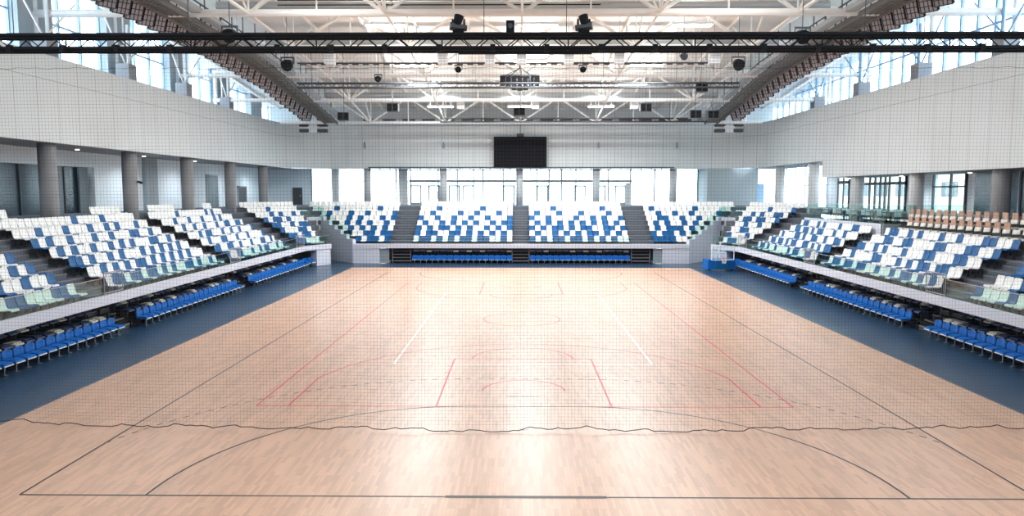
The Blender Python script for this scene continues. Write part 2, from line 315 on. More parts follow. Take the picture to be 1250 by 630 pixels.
rw(33.2, 36.4, 4.7, 7.2, 'wall_right', M['wall'], 'pale blue grey wall between right windows')
g = rw(29.7, 33.2, 4.7, 7.2, 'window_7', M['tealpane'], 'teal window beside the white strip on the right', 'window', .05)
mb = MB()
for y in (29.7, 31.2, 33.05): mb.box(XB-.12, XB, y, y+.13, 4.7, 7.2)
mb.box(XB-.12, XB, 29.7, 33.2, 6.3, 6.4); mb.build('mullion', M['dark'], g)
rw(29.0, 29.7, 4.7, 7.2, 'wall_right', M['white'], 'white strip beside the dark right glazing')
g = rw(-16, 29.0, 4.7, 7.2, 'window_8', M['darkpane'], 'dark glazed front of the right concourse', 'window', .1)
mb = MB()
for y in [8+1.9*i for i in range(11)]: mb.box(XB-.1, XB, y, y+.08, 4.7, 7.2)
mb.build('mullion', M['pier'], g)
struct(MB().box(24.6, 25.0, 19.2, 19.5, 4.7, 7.2).build('trim_4', M['wall']), 'pale post in front of the dark right glazing', 'wall trim')
# neighbouring building seen through the right glazing
nb = empty('neighbour_building', (44, 72, 0)); tag(nb, 'beige building outside, seen through the dark framed right windows', 'building')
MB().box(0, 8, -14, 16, 0, 8.2).build('facade', M['beige'], nb)
for k in range(6):
    for z in (2.6, 5.6):
        wd = MB().box(-.06, 0, -12.5+4.6*k, -9.8+4.6*k, z, z+1.5).build('window', M['darkpane'], nb)
pv = MB().box(-90, 90, 62.6, 160, -.3, -.05).build('pavement', M['pave']); struct(pv, 'paved ground outside the far glazing', 'pavement')
pv = MB().box(40.5, 120, -30, 62, -.3, -.05).build('pavement', M['pave']); struct(pv, 'paved ground outside the right glazing', 'pavement')
# ------------------------------------------------------------------ upper side glazing
for sx in (-1, 1):
    X = 25.6*sx
    mb = MB(); mb.box(min(X, 23.3*sx), max(X, 23.3*sx), -16, 60.6, 12.45, 12.6)
    struct(mb.build('trim_5', M['mull']), 'blue grey sill shelf under the %s clerestory' % SIDE[sx], 'wall trim')
    g = MB().box(min(X, X+.05*sx), max(X, X+.05*sx), -16, 60.6, 12.6, 17.6).build('window_%d' % (9 if sx < 0 else 10), M['bluepane']); struct(g, 'tall clerestory glazing along the %s side' % SIDE[sx], 'window')
    mb = MB(); y = 9.0
    while y < 60.5:
        mb.box(min(X-.16*sx, X), max(X-.16*sx, X), y, y+(.16 if sx > 0 else .12), 12.6, 17.6); y += (1.95 if sx < 0 else 1.56)
    mb.build('mullion', M['mull'], g)
    if sx > 0: pass
    mb = MB(); mb.box(min(X-.14*sx, X-.02*sx), max(X-.14*sx, X-.02*sx), 9, 60.5, 15.0, 15.1); mb.build('transom', M['mull'], g)
    if sx < 0:
        for i, y in enumerate((-.5, 7.1, 14.9, 22.7, 30.5, 38.3, 46.2, 53.8)):
            struct(MB().box(X+.1, X+.6, y, y+2.7, 12.6, 17.6).build('wall_left', M['pier']), 'grey pier between left clerestory windows', 'wall')
    # column stubs above the panelled wall
    for i, y in enumerate(cy_side[1:5]):
        o = empty('column_stub', (sx*24.2, y+1.0, 12.6)); tag(o, 'grey concrete stub with steel braces above the %s panelled wall, %s from camera' % (SIDE[sx], ORD[i]), 'column stub', 'stubs above the %s wall' % SIDE[sx])
        MB().box(-.4, .4, -.45, .45, 0, 1.15).build('stub', M['concrete'], o)
        mb = MB(); mb.tube((0, 0, 1.15), (-sx*.2, -2.4, 3.4), .05); mb.tube((0, 0, 1.15), (-sx*.2, 2.4, 3.4), .05); mb.tube((0, .3, 1.15), (0, .3, 3.6), .09); mb.build('brace', M['wsteel'] if sx < 0 else M['mull'], o)
# ------------------------------------------------------------------ roof
KY = [-16, 1, 9, 16.4, 24, 31.4, 39.3, 46.0, 54.4, 61]; KZ = [14.4, 15.0, 15.2, 15.2, 15.1, 14.85, 14.4, 13.5, 12.5, 12.0]
def zb(y):
    for i in range(len(KY)-1):
        if y <= KY[i+1]: return KZ[i]+(KZ[i+1]-KZ[i])*(y-KY[i])/(KY[i+1]-KY[i])
    return KZ[-1]
TD = 2.3
mb = MB(); ys = [-16, -8, 1, 9, 16.4, 24, 31.4, 39.3, 46, 54.4, 61]
V = [(x, y, zb(y)+TD+.25+dz) for dz in (0, .3) for y in ys for x in (-26.5, 26.5)]; n = len(ys)*2; Fc = []
for i in range(len(ys)-1):
    a = 2*i; Fc += [(a, a+2, a+3, a+1), (n+a, n+a+1, n+a+3, n+a+2)]
    Fc += [(a, n+a, n+a+2, a+2), (a+1, a+3, n+a+3, n+a+1)]
mb.poly(V, Fc); dk = mb.build('ceiling', M['deck']); struct(dk, 'pale corrugated roof deck', 'ceiling')
mb = MB()
for x in [-24.5+3.5*i for i in range(15)]:
    for a, b in zip(ys[2:-1], ys[3:]): mb.bar((x, a, zb(a)+TD+.15), (x, b, zb(b)+TD+.15), .14, .22)
mb.build('purlin', M['steel'], dk)
TY = [16.4, 24.0, 31.4, 39.3, 46.0, 54.4]
names = ['nearest to the camera', 'with thick cream lower chord above the black truss', 'just behind the black truss', 'third from the far wall', 'second from the far wall', 'last before the far wall']
for i, y in enumerate(TY):
    z = zb(y); hw = 25.2 if y < 50 else 22.5; mt = M['steel'] if i < 3 else M['wsteel']
    t = empty('roof_truss', (0, y, z)); tag(t, 'white steel roof truss, %s' % names[i], 'roof truss', 'steel roof trusses')
    r = .2 if i < 2 else .15
    MB().tube((-hw, 0, 0), (hw, 0, 0), r, 10).build('bottom_chord', mt, t); MB().tube((-hw, 0, TD), (hw, 0, TD), r*.8, 8).build('top_chord', mt, t)
    mb = MB(); x = -21.0
    while x <= 21.01:
        for s_ in (-1, 1):
            if abs(x+s_*3.5) <= hw: mb.tube((x, 0, 0), (x+s_*3.5, 0, TD), .10 if i < 3 else .085)
        x += 7.0
    x = -24.5
    while x < 25:
        if abs(x) < hw: mb.tube((x, 0, 0), (x, 0, TD), .05)
        x += 3.5
    mb.build('web', mt, t)
    if hw > 25:
        for s_ in (-1, 1): MB().tube((s_*25.0, 0, 12.6-z), (s_*25.0, 0, TD), .13, 8).build('post', M['wsteel'], t)
# longitudinal bracing between the lower chords
for k, x in enumerate((-14, -7, 0, 7, 14)):
    mb = MB()
    for a, b in zip(TY[:-1], TY[1:]): mb.tube((x, a+.1, zb(a)), (x, b-.1, zb(b)), .075); mb.tube((x, a+.1, zb(a)), (x, (a+b)/2, zb((a+b)/2)+TD), .06); mb.tube((x, (a+b)/2, zb((a+b)/2)+TD), (x, b-.1, zb(b)), .06)
    tag(mb.build('longitudinal_beam', M['steel']), 'cream longitudinal roof beam running away from the camera, %s from the left' % ORD[k], 'roof beam', 'longitudinal roof beams')
# ducts
for k, (x, y0, z) in enumerate(((-3.9, 16.8, 16.6), (3.9, 16.8, 16.6))):
    mb = MB(); mb.box(-.9, .9, 0, 3.6, 0, .4)
    for j in range(6): mb.box(-.95, .95, .3+j*.6, .38+j*.6, -.05, .0)
    tag(mb.build('ceiling_grille', M['duct'], loc=(x, y0, z)), 'grey slatted roof grille at the top, %s of centre' % ('left' if x < 0 else 'right'), 'grille', 'roof grilles')
# cross ducts
for k, (y, dz, r) in enumerate(((27.5, 1.3, .3), (35.5, 1.3, .3), (50.0, 1.4, .25))):
    mb = MB(); mb.tube((-17, y, zb(y)+dz), (17, y, zb(y)+dz), r, 14)
    tag(mb.build('ventilation_duct', M['duct'], smooth=False), 'long round grey ventilation duct across the roof, %s from the camera' % ORD[k], 'duct', 'ventilation ducts')
# lamps
lamp0 = None
lamps = [(-7.7, 28, .2), (0.9, 28, .2), (9.6, 28, .2), (-10, 20.2, .4), (10, 20.2, .4), (-7.4, 35.5, -.35), (0.6, 35.5, -.1), (8.4, 35.5, -.35), (-7.6, 43, .2), (8.6, 43, .2), (0.8, 43, .2), (-7, 50, .2), (7, 50, .2), (0, 50, .2), (-9, -6, .2), (9, -6, .2)]  # last pair hangs above the view, added to light the near floor
ld = bpy.data.lights.new('lamp_light', 'AREA'); ld.shape = 'RECTANGLE'; ld.size = 2.2; ld.size_y = .5; ld.energy = LAMP; ld.color = (.95, .98, 1)
for i, (x, y, dz) in enumerate(lamps):
    z = zb(y)+dz+.2
    if lamp0 is None:
        t = empty('roof_lamp', (x, y, z)); lamp0 = t
        MB().box(-1.15, 1.15, -.3, .3, 0, .14).build('housing', M['white'], t); MB().box(-1.1, 1.1, -.25, .25, -.03, 0).build('diffuser', M['lamp'], t)
        for q in (-.9, .9): MB().tube((q, 0, .14), (q, 0, TD-.1), .02, 4).build('hanger', M['chrome'], t)
        lo = bpy.data.objects.new('lamp_light', ld); C.objects.link(lo); lo.parent = t; lo.location = (0, 0, -.06)
        lu = bpy.data.lights.new('added_roof_uplight', 'AREA'); lu.shape = 'RECTANGLE'; lu.size = 2.2; lu.size_y = .5; lu.energy = LAMP*.4; lu.color = (1, .99, .97)  # added light aimed upwards to brighten the roof deck
        lo = bpy.data.objects.new('added_roof_uplight', lu); C.objects.link(lo); lo.parent = t; lo.location = (0, 0, .18); lo.rotation_euler = (PI, 0, 0)
    else: t = copy_tree(lamp0); t.location = (x, y, z)
    tag(t, 'glowing white rectangular roof lamp, %s row from the camera, %s' % (ORD[sorted(set(l[1] for l in lamps)).index(y)], 'left' if x < -3 else 'centre' if x < 3 else 'right'), 'lamp', 'roof lamps')
# ------------------------------------------------------------------ catwalks with floodlights
cw = [12, 16.4, 20, 24, 28, 31.4, 35.5, 39.3, 43, 46, 50, 54.0]
floodp = None
def make_flood():
    t = empty('floodlight'); 
    mb = MB().use(M['cell']); T = Matrix.Rotation(math.radians(-30), 4, 'Y')
    mb.box(-.05, .05, -.38, .38, -.85, 0, T)
    mb.use(M['dark'])
    for i in range(4): mb.box(-.07, -.045, -.38, .38, -.84+i*.265, -.80+i*.265, T)
    for i in range(5): mb.box(-.07, -.045, -.40+i*.18, -.36+i*.18, -.85, 0, T)
    mb.build('lamp_panel', None, t)
    mb = MB(); mb.box(-.1, .0, -.46, -.41, -.8, .25, T); mb.box(-.1, .0, .41, .46, -.8, .25, T); mb.build('bracket', M['black'], t)
    MB().box(-.3, .05, -.15, .15, .1, .4).build('driver_box', M['black'], t)
    return t
for sx in (-1, 1):
    t = empty('catwalk'); tag(t, 'dark steel catwalk under the roof along the %s side' % SIDE[sx], 'catwalk')
    mb = MB(); rl = MB(); tr = MB()
    for a, b in zip(cw[:-1], cw[1:]):
        pa, pb = Vector((17.6*sx, a, zb(a)-.15)), Vector((17.6*sx, b, zb(b)-.15))
        nb_ = int((pb-pa).length/.3)
        for q in range(nb_): c_ = pa.lerp(pb, q/nb_); mb.bar(c_+Vector((-.55, 0, 0)), c_+Vector((.55, 0, 0)), .13, .05)
        for o_ in (-.28, 0, .28): mb.bar(pa+Vector((o_, 0, 0)), pb+Vector((o_, 0, 0)), .05, .06)
        for o_ in (-.55, .55):
            O = Vector((o_, 0, 0)); rl.bar(pa+O+Vector((0, 0, 1)), pb+O+Vector((0, 0, 1)), .06, .06); rl.bar(pa+O+Vector((0, 0, .5)), pb+O+Vector((0, 0, .5)), .05, .05); tr.bar(pa+O, pb+O, .12, .25)
            nn = 3
            for q in range(nn): rl.tube(pa.lerp(pb, q/nn)+O, pa.lerp(pb, q/nn)+O+Vector((0, 0, 1)), .03, 4)
        for q in range(2): tr.tube(pa.lerp(pb, q/2)+Vector((-.5*sx, 0, 0)), pa.lerp(pb, q/2)+Vector((-.5*sx, 0, TD)), .04, 4)
    mb.build('walkway', M['grating'], t); rl.build('railing', M['dark'], t); tr.build('side_beam', M['grating'], t)
    mb = MB()
    for a, b in zip(cw[:-1], cw[1:]):
        mb.bar((16.6*sx, a, zb(a)+.1), (16.6*sx, b, zb(b)+.1), .5, .25)
    mb.build('cable_tray', M['duct'], t)
    for i in range(34):
        y = 12.6+i*1.12
        if floodp is None: f = make_flood(); floodp = f
        else: f = copy_tree(floodp)
        f.location = (18.5*sx, y, zb(y)-.12); f.rotation_euler = (0, 0, math.radians(38) if sx > 0 else PI-math.radians(38))
        tag(f, 'square floodlight panel in black bracket on %s catwalk, %s from camera end' % (SIDE[sx], od(i)), 'floodlight', 'floodlights on the %s catwalk' % SIDE[sx])
# ------------------------------------------------------------------ black truss and net
NY = 4.25
t = empty('lighting_truss', (0, NY, 9.58)); tag(t, 'black box truss across the hall carrying the safety net', 'truss')
mb = MB()
for y in (-.18, .18):
    for z in (-.16, .16): mb.tube((-17.5, y, z), (17.5, y, z), .055, 8)
mb.build('chord', M['black'], t)
mb = MB(); x = -17.2; k = 0
while x < 17.2:
    for y in (-.18, .18): mb.tube((x, y, -.16), (x+.38, y, .16), .015, 5); mb.tube((x+.38, y, .16), (x+.76, y, -.16), .015, 5)
    if k % 4 == 0: mb.tube((x, -.18, .16), (x, -.18, -.16), .018, 5); mb.tube((x, .18, -.16), (x, -.18, -.16), .018, 5)
    x += .76; k += 1
mb.build('web', M['black'], t)
for i in range(26): MB().box(-16.4+i*1.3-.04, -16.36+i*1.3+.04, -.26, -.15, -.24, -.08).build('clamp', M['black'], t)
mb = MB()
for x in (-12.5, -8.2, -1.0, 1.0, 8.2, 12.5): mb.tube((x, 0, .16), (x, 0, zb(NY)-9.58+TD), .012, 4)
mb.build('hanging_cable', M['dark'], t)
mb = MB(); mb.tube((-1.6, -.2, -.28), (1.6, -.2, -.28), .035, 6); mb.box(-1.6, 1.6, -.24, -.16, -.3, -.26); mb.build('under_rail', M['black'], t)
# net: fine square mesh with a lower edge resting in soft waves
def zbot(x): return 0.07+.035*math.sin(x*1.3)+.03*math.sin(x*4.3+1)+.02*math.sin(x*9.1)+.014*math.sin(x*17)
def ynet(x, z): return NY-.02-.42*max(0, 1-(x/13)**2)*(1-min(z, 9.3)/9.3)**2+.05*math.sin(x*.9+.4)*(1-z/9.3)+.02*math.sin(x*2.3)
NET_P = 0.085; hw_ = .0016
mb = MB(); xs = [-15.4+NET_P*i for i in range(int(30.8/NET_P)+1)]
for x in xs:
    zs = [9.34, 7, 5, 3, 1.5, .5, max(zbot(x), .03)]
    for side in ((hw_, 0), (0, hw_)):
        vs = []
        for z in zs: y = ynet(x, z); vs += [(x-side[0], y-side[1], z), (x+side[0], y+side[1], z)]
        mb.poly(vs, [(2*i, 2*i+1, 2*i+3, 2*i+2) for i in range(len(zs)-1)])
z = 9.3
while z > .12:
    vs = []; seg = 62
    for i in range(seg+1):
        x = -15.4+30.8*i/seg; y = ynet(x, z); vs += [(x, y, z-hw_), (x, y, z+hw_)]
    mb.poly(vs, [(2*i, 2*i+2, 2*i+3, 2*i+1) for i in range(seg)]); z -= NET_P
net = mb.build('safety_net', M['net']); tag(net, 'fine dark safety net hanging from the black truss to the floor', 'net')
mb = MB(); pts = [(-15.4+.14*i) for i in range(221)]
for a, b in zip(pts[:-1], pts[1:]):
    pa = (a, ynet(a, 0), max(zbot(a), .03)); pb = (b, ynet(b, 0), max(zbot(b), .03)); mb.tube(pa, pb, .012, 5, cap=False)
mb.build('bottom_rope', M['rope'], net)
mb = MB()
for a, b in zip(pts[:-1], pts[1:]):
    f = lambda x: 8.98+.012*math.sin(x*5)+.01*math.sin(x*13)
    mb.tube((a, ynet(a, 9), f(a)), (b, ynet(b, 9), f(b)), .005, 4, cap=False)
mb.build('upper_rope', M['rope'], net)
# moving heads on top of the truss
for k, x in enumerate((-1.62, 1.42)):
    t = empty('stage_light', (x, NY, 9.8)); tag(t, 'black moving stage light standing on the black truss, %s of centre' % ('left' if x < 0 else 'right'), 'stage light', 'stage lights on the truss')
    s_ = -1 if x < 0 else 1
    MB().box(-.13, .13, -.12, .12, 0, .1).build('base', M['black'], t)
    mb = MB(); mb.box(-.16, -.12, -.05, .05, .08, .34); mb.box(.12, .16, -.05, .05, .08, .34); mb.build('yoke', M['black'], t)
    MB().tube((-s_*.02, 0, .42), (s_*.06, -.05, .12), .12, 10, .09).build('lamp_head', M['black'], t); MB().tube((-.2*s_, 0, .12), (.2*s_, -.1, .16), .07, 8, .1).build('lens_barrel', M['dark'], t)
t = empty('stage_speaker', (-.36, NY, 9.8)); tag(t, 'small black speaker standing on the centre of the black truss', 'speaker')
MB().box(-.1, .1, -.09, .09, 0, .3).build('cabinet', M['black'], t); MB().tube((0, -.1, .17), (0, -.09, .17), .06, 12).build('speaker_cone', M['dark'], t)
# ------------------------------------------------------------------ rails, hung equipment
def rail_truss(y, z, x0, x1, h, label, mt, cat='lighting rail'):
    t = MB()
    for zz in (0, h): t.tube((x0, y, z+zz), (x1, y, z+zz), .06, 6); t.tube((x0, y+.3, z+zz), (x1, y+.3, z+zz), .05, 6)
    x = x0
    while x < x1: t.tube((x, y, z), (min(x+.3, x1), y, z+h), .025, 4); t.tube((min(x+.3, x1), y, z+h), (min(x+.6, x1), y, z), .025, 4); x += .6
    x = x0+1
    while x < x1: t.tube((x, y, z+h), (x, y, zb(y)+TD), .02, 4); x += 5
    return tag(t.build('lighting_rail', mt), label, cat)
rail_truss(36.5, 13.15, -15.4, 14.9, .3, 'dark double lighting rail across the hall behind the speaker cluster', M['dark'])
rail_truss(53.0, 12.45, -7.4, 17, .3, 'dark rail close above the far panelled wall', M['dark'])
mb = MB(); mb.tube((-14.6, 34, 14.35), (12.4, 34, 14.35), .05, 6)
for i in range(40): mb.box(-14.4+i*.68, -14.0+i*.68, 33.93, 34.07, 14.24, 14.34)
tag(mb.build('cable_rail', M['dark']), 'thin dark dashed cable rail behind the black truss', 'cable rail')
mb = MB(); mb.tube((-12.5, 16, 14.55), (12.4, 16, 14.55), .04, 6); mb.tube((-12.5, 16, 14.3), (4, 16, 14.3), .03, 6)
o = mb.build('cable_rail', M['black']); tag(o, 'thin black rail at the very top of the view', 'cable rail')
o.location = (0, 8, 1.2)
mb = MB()
for dz in (0, .28): mb.tube((-15.2, 58.4, 8.2+dz), (15.3, 58.4, 8.2+dz), .05, 6)
for i in range(31): mb.tube((-15+i, 58.4, 8.2), (-15+i, 58.4, 8.48), .03, 4); mb.box(-15+i-.02, -15+i+.02, 58.4, 58.72, 8.36, 8.4)
tag(mb.build('curtain_rail', M['dark']), 'dark double rail along the foot of the far panelled wall', 'rail')
t = empty('scoreboard', (-.03, 58.3, 8.5)); tag(t, 'black hanging video scoreboard on the far panelled wall', 'scoreboard')
MB().box(-2.62, 2.62, 0, .35, 0, 3.0).build('cabinet', M['black'], t)
mb = MB()
for i in range(9):
    for j in range(5): mb.box(-2.56+i*.57, -2.56+i*.57+.555, -.02, 0, .04+j*.588, .04+j*.588+.575)
mb.build('screen', M['screen'], t)
mb = MB(); mb.box(-.35, .35, .05, .3, 3.0, 3.3); mb.build('mounting_box', M['dark'], t)
mb = MB(); mb.tube((0, .17, 3.3), (0, .17, 5.5), .03, 5); mb.build('cable', M['dark'], t)
# speaker cluster at the centre
t = empty('speaker_cluster', (-.1, 38, 13.2)); tag(t, 'round cluster of black speakers hanging at the roof centre', 'speaker cluster')
mb = MB()
for i in range(24): a = i*PI/12; mb.tube((1.35*math.cos(a), .5*math.sin(a), .95), (1.35*math.cos(a+PI/12), .5*math.sin(a+PI/12), .95), .05, 5)
for a in range(4): mb.tube((1.3*math.cos(a*PI/2+.7), .5*math.sin(a*PI/2+.7), .95), (0, 0, 1.5), .03, 4)
mb.tube((0, 0, 1.5), (0, 0, 3.3), .05, 5); mb.build('hanging_frame', M['dark'], t)
for i in range(7):
    x = -1.2+i*.4; hgt = .45+.35*math.cos((i-3)*.5)
    b = MB().box(x-.19, x+.19, -.25-.1*math.cos((i-3)*.5), .15, .9-hgt-.15, .9).build('speaker', M['black'], t)
# hung speaker boxes
for k, (x, z, y) in enumerate(((-9.6, 12.3, 41), (-13.3, 11.65, 41), (-.13, 12.0, 41), (9.3, 12.3, 41), (13.0, 11.8, 41), (12.4, 13.2, 37), (15.1, 12.1, 44))):
    t = empty('speaker', (x, y, z)); 
    lab = ['left of centre', 'beside the left catwalk', 'above the scoreboard', 'right of centre', 'near the right catwalk', 'right end of the dark rail', 'tucked under the right catwalk'][k]
    tag(t, 'black hanging speaker box, %s' % lab, 'speaker', 'hanging speaker boxes')
    MB().box(-.42, .42, -.3, .3, -.3, .3).build('cabinet', M['dark'], t)
    mb = MB()
    for a in (-.21, .21): mb.box(a-.17, a+.17, -.33, -.3, -.26, .26)
    mb.build('grille', M['black'], t); MB().tube((0, 0, .3), (0, 0, zb(y)+TD+.3-z), .02, 4).build('hanging_cable', M['dark'], t)
for k, (x, y, z) in enumerate(((-4.3, 36.5, 14.45), (4.2, 36.5, 14.45), (-13.8, 29.5, 13.6), (12.7, 29.5, 13.6), (-14.2, 22, 13.7), (13.5, 22, 13.6), (-9.9, 37, 13.9), (9.6, 30, 14.1))):
    t = empty('stage_light', (x, y, z)); tag(t, 'black hanging stage light under the roof, %s' % ['small, left of centre', 'small, right of centre', 'beside left catwalk behind black truss', 'beside right catwalk behind black truss', 'above black truss near left catwalk', 'above black truss near right catwalk', 'tiny, left', 'tiny, right'][k], 'stage light', 'hanging stage lights')
    r = .35 if k in (2, 3, 4, 5) else .22
    MB().tube((0, -.2, -r*.6), (0, .3, 0), r, 10, r*.7).build('lamp_head', M['black'], t); mb = MB(); mb.box(-r-.05, r+.05, -.05, .05, r*.7, r*.7+.08); mb.box(-r-.05, -r, -.05, .05, -.1, r*.7); mb.box(r, r+.05, -.05, .05, -.1, r*.7); mb.build('yoke', M['dark'], t)
    MB().tube((0, 0, r*.7), (0, 0, zb(y)+TD+.3-z), .02, 4).build('hanging_cable', M['dark'], t)
# small white boxes on the roof (heaters) in a row
k = 0
for y, z, xs_ in ((33, 14.1, (-12.2, -5.0, -2.0, .0, 3.0, 6.2, 12.2)), (47, 12.9, (1.2, -5, 9.4))):
    for x in xs_:
        t = empty('fan_heater', (x, y, z)); tag(t, 'small white box heater hanging under the roof, %s row, %s from the left' % ('nearer' if y < 40 else 'farther', ORD[sorted(xs_).index(x)]), 'heater', 'box heaters under the roof')
        MB().box(-.3, .3, -.3, .3, 0, .8).build('housing', M['white'], t); mb = MB()
        for j in range(4): mb.box(-.26, .26, -.32, -.3, .12+j*.16, .18+j*.16)
        mb.build('louvre', M['lightcol'], t)
        MB().tube((0, 0, .8), (0, 0, zb(y)+TD+.3-z), .02, 4).build('hanger', M['chrome'], t)
# louvred boxes in the far roof corners
for sx in (-1, 1):
    t = empty('ventilation_box', (sx*19.6, 54.9, 11.6)); tag(t, 'pale ventilation box with dark louvres high in the far %s corner' % SIDE[sx], 'ventilation box')
    MB().box(-.5, .5, 0, .8, 0, 1.6).build('housing', M['white'], t)
    for j in range(3):
        for s_ in (-1, 1): MB().box(min(s_*.4, s_*1.3), max(s_*.4, s_*1.3), -.08, .5, .05+j*.55, .35+j*.55).build('louvre', M['dark'], t)
for k, x in enumerate((-15.6, -7.7, 7.8, 15.6)):  # small grey speaker boxes, none of them a lamp
    t = empty('wall_light', (x, 58.97, 10.6)); tag(t, 'small grey fitting on the far panelled wall, %s from the left' % ORD[k], 'wall fitting', 'fittings on the far wall')
    MB().box(-.1, .1, -.15, 0, -.22, .22).build('housing', M['greywall'], t); MB().box(-.03, .03, -.16, .0, .22, .4).build('bracket', M['dark'], t)
mb = MB()
for i in range(17):
    x = -16+i*2; mb.box(x, x+1.3, 60.2, 60.58, 13.1, 13.4)
struct(mb.build('trim_6', M['dark']), 'row of dark slots on the upper end wall', 'wall trim')
# ------------------------------------------------------------------ stands
DEP, RISE, TR1 = .8, .41, 1.45
class Sec:
    def __init__(s, org, ang, mir=1): s.o = Vector((*org, 0)); s.a = ang; s.m = mir     # ang: turn of the seat line, mir: -1 mirrors x
    def p(s, su, v, z):          # su along the seat line, v outward from the ledge
        ux, uy = math.sin(s.a), math.cos(s.a)
        x = s.o.x+ux*su-uy*v; y = s.o.y+uy*su+ux*v
        return Vector((x*s.m, y, z))
    def T(s):
        ux, uy = math.sin(s.a), math.cos(s.a)
        return Matrix(((ux*s.m, -uy*s.m, 0, s.o.x*s.m), (uy, ux, 0, s.o.y), (0, 0, 1, 0), (0, 0, 0, 1)))
    def rz(s):                   # rotation for a thing whose back is +y
        d = s.p(0, 1, 0)-s.p(0, 0, 0); return math.atan2(d.y, d.x)-PI/2
PX = 17.25
secs = {('side', -1): Sec((-PX, 0), 0, 1), ('side', 1): Sec((-PX, 0), 0, -1), ('corner', -1): Sec((-PX, 43.4), math.radians(28), 1), ('corner', 1): Sec((-PX, 43.4), math.radians(28), -1),
        ('far', 0): Sec((0, 46.9), math.radians(90), 1)}
def stand(sec, rows, name, label):
    # rows: list of (s0, s1) per row
    mb = MB(); T = sec.T()
    for k, (a, b) in enumerate(rows):
        z = TR1+RISE*k; v0 = .3+DEP*k if k else 0.12; v1 = .3+DEP*(k+1)
        mb.use(M['tread']).box(a, b, min(v0, .3) if k == 0 else v0, v1+.35, z-(.42 if k else .1), z, T)
        mb.use(M['step']).box(a, b, v0-.01, v0+.03, z-.05, z+.004, T)
    return struct(mb.build(name), label, 'grandstand')
aisles = [(2.6, 4.0), (15.6, 17.05), (28.6, 30.2), (41.3, 43.4)]
def aisle_steps(sec, a, b, n, label):
    mb = MB(); T = sec.T()
    for k in range(n):
        z = TR1+RISE*k; v1 = .3+DEP*(k+1)
        mb.use(M['tread']).box(a+.08, b-.08, v1-.32, v1+.01, z, z+RISE/2, T); mb.use(M['step']).box(a+.08, b-.08, v1-.34, v1-.29, z+RISE/2-.03, z+RISE/2+.004, T)
    return struct(mb.build('trim_7'), label, 'stair')
for sx in (-1, 1):
    S_ = secs[('side', sx)]; nrow = lambda y: 8
    if sx < 0: stand(S_, [(-4, 43.9+.0*k) for k in range(8)], 'floor', 'stepped concrete of the left stand')
    else:
        stand(S_, [(-4, 43.9)]*5, 'floor', 'lower steps of the right stand'); 
        mb = MB(); T = S_.T()
        for k in (5, 6, 7): mb.box(-4, 29.3, .3+DEP*k, .3+DEP*(k+1)+.35, TR1+RISE*k-.42, TR1+RISE*k, T)
        struct(mb.build('floor', M['tread']), 'upper steps of the right stand under the wooden seats', 'floor')
    stand(secs[('corner', sx)], [(-.2-.25*k, 2.9+.55*k) for k in range(8)], 'floor', 'stepped concrete of the %s corner block' % SIDE[sx])
    for (a, b), w_ in zip(aisles[1:3], ('near', 'middle')): aisle_steps(S_, a, b, 7 if sx < 0 else (5 if w_ == 'near' else 5), '%s stair of the %s stand' % (w_, SIDE[sx]))
    mb = MB(); T = S_.T()
    aisle_steps(S_, 41.5, 42.9, 7, 'far stair of the %s stand' % SIDE[sx])
    # ledge
    lg = MB(); T = S_.T(); lg.box(-4, 43.4, -.12, .08, 1.33, 1.72, T); T2 = secs[('corner', sx)].T(); lg.box(0, 2.95, -.12, .08, 1.33, 1.72, T2)
    struct(lg.build('trim_8', M['ledge']), 'white parapet ledge along the %s stand' % SIDE[sx], 'parapet')
    bx = MB(); bx.box(1.3, 2.9, -.05, .6, 0, 1.33, T2); struct(bx.build('wall_%s' % SIDE[sx], M['ledge']), 'white wall end under the %s ledge' % SIDE[sx], 'wall')
    # side wall of the corner block and back wall under the stand
    bw = MB(); bw.box(-4, 43.4, 2.3, 2.45, 0, 1.85, T); struct(bw.build('wall_%s' % SIDE[sx], M['riser']), 'dark wall under the %s stand' % SIDE[sx], 'wall')
    struct(MB().box(-1.4, 2.8, 1.9, 2.05, 0, 1.8, T2).build('wall_%s' % SIDE[sx], M['riser']), 'dark wall under the %s corner block' % SIDE[sx], 'wall')
    P = [secs[('corner', sx)].p(2.9, .1, 0), secs[('corner', sx)].p(2.9+.55*7, 6.6, 0)]
    mb = MB()
    for k in range(8):
        a = secs[('corner', sx)].p(2.88+.55*k, .12+DEP*k, 0); b = secs[('corner', sx)].p(2.88+.55*k, .3+DEP*(k+1), 0)
        z = TR1+RISE*k; c = Vector((0, 0, 0))
        pts = [(a.x, a.y), (b.x, b.y), (b.x-.06*sx, b.y-.1), (a.x-.06*sx, a.y-.1)]
        mb.prism(pts, 0, z)
    struct(mb.build('wall_%s' % SIDE[sx], M['greywall']), 'grey end wall of the %s corner block' % SIDE[sx], 'wall')
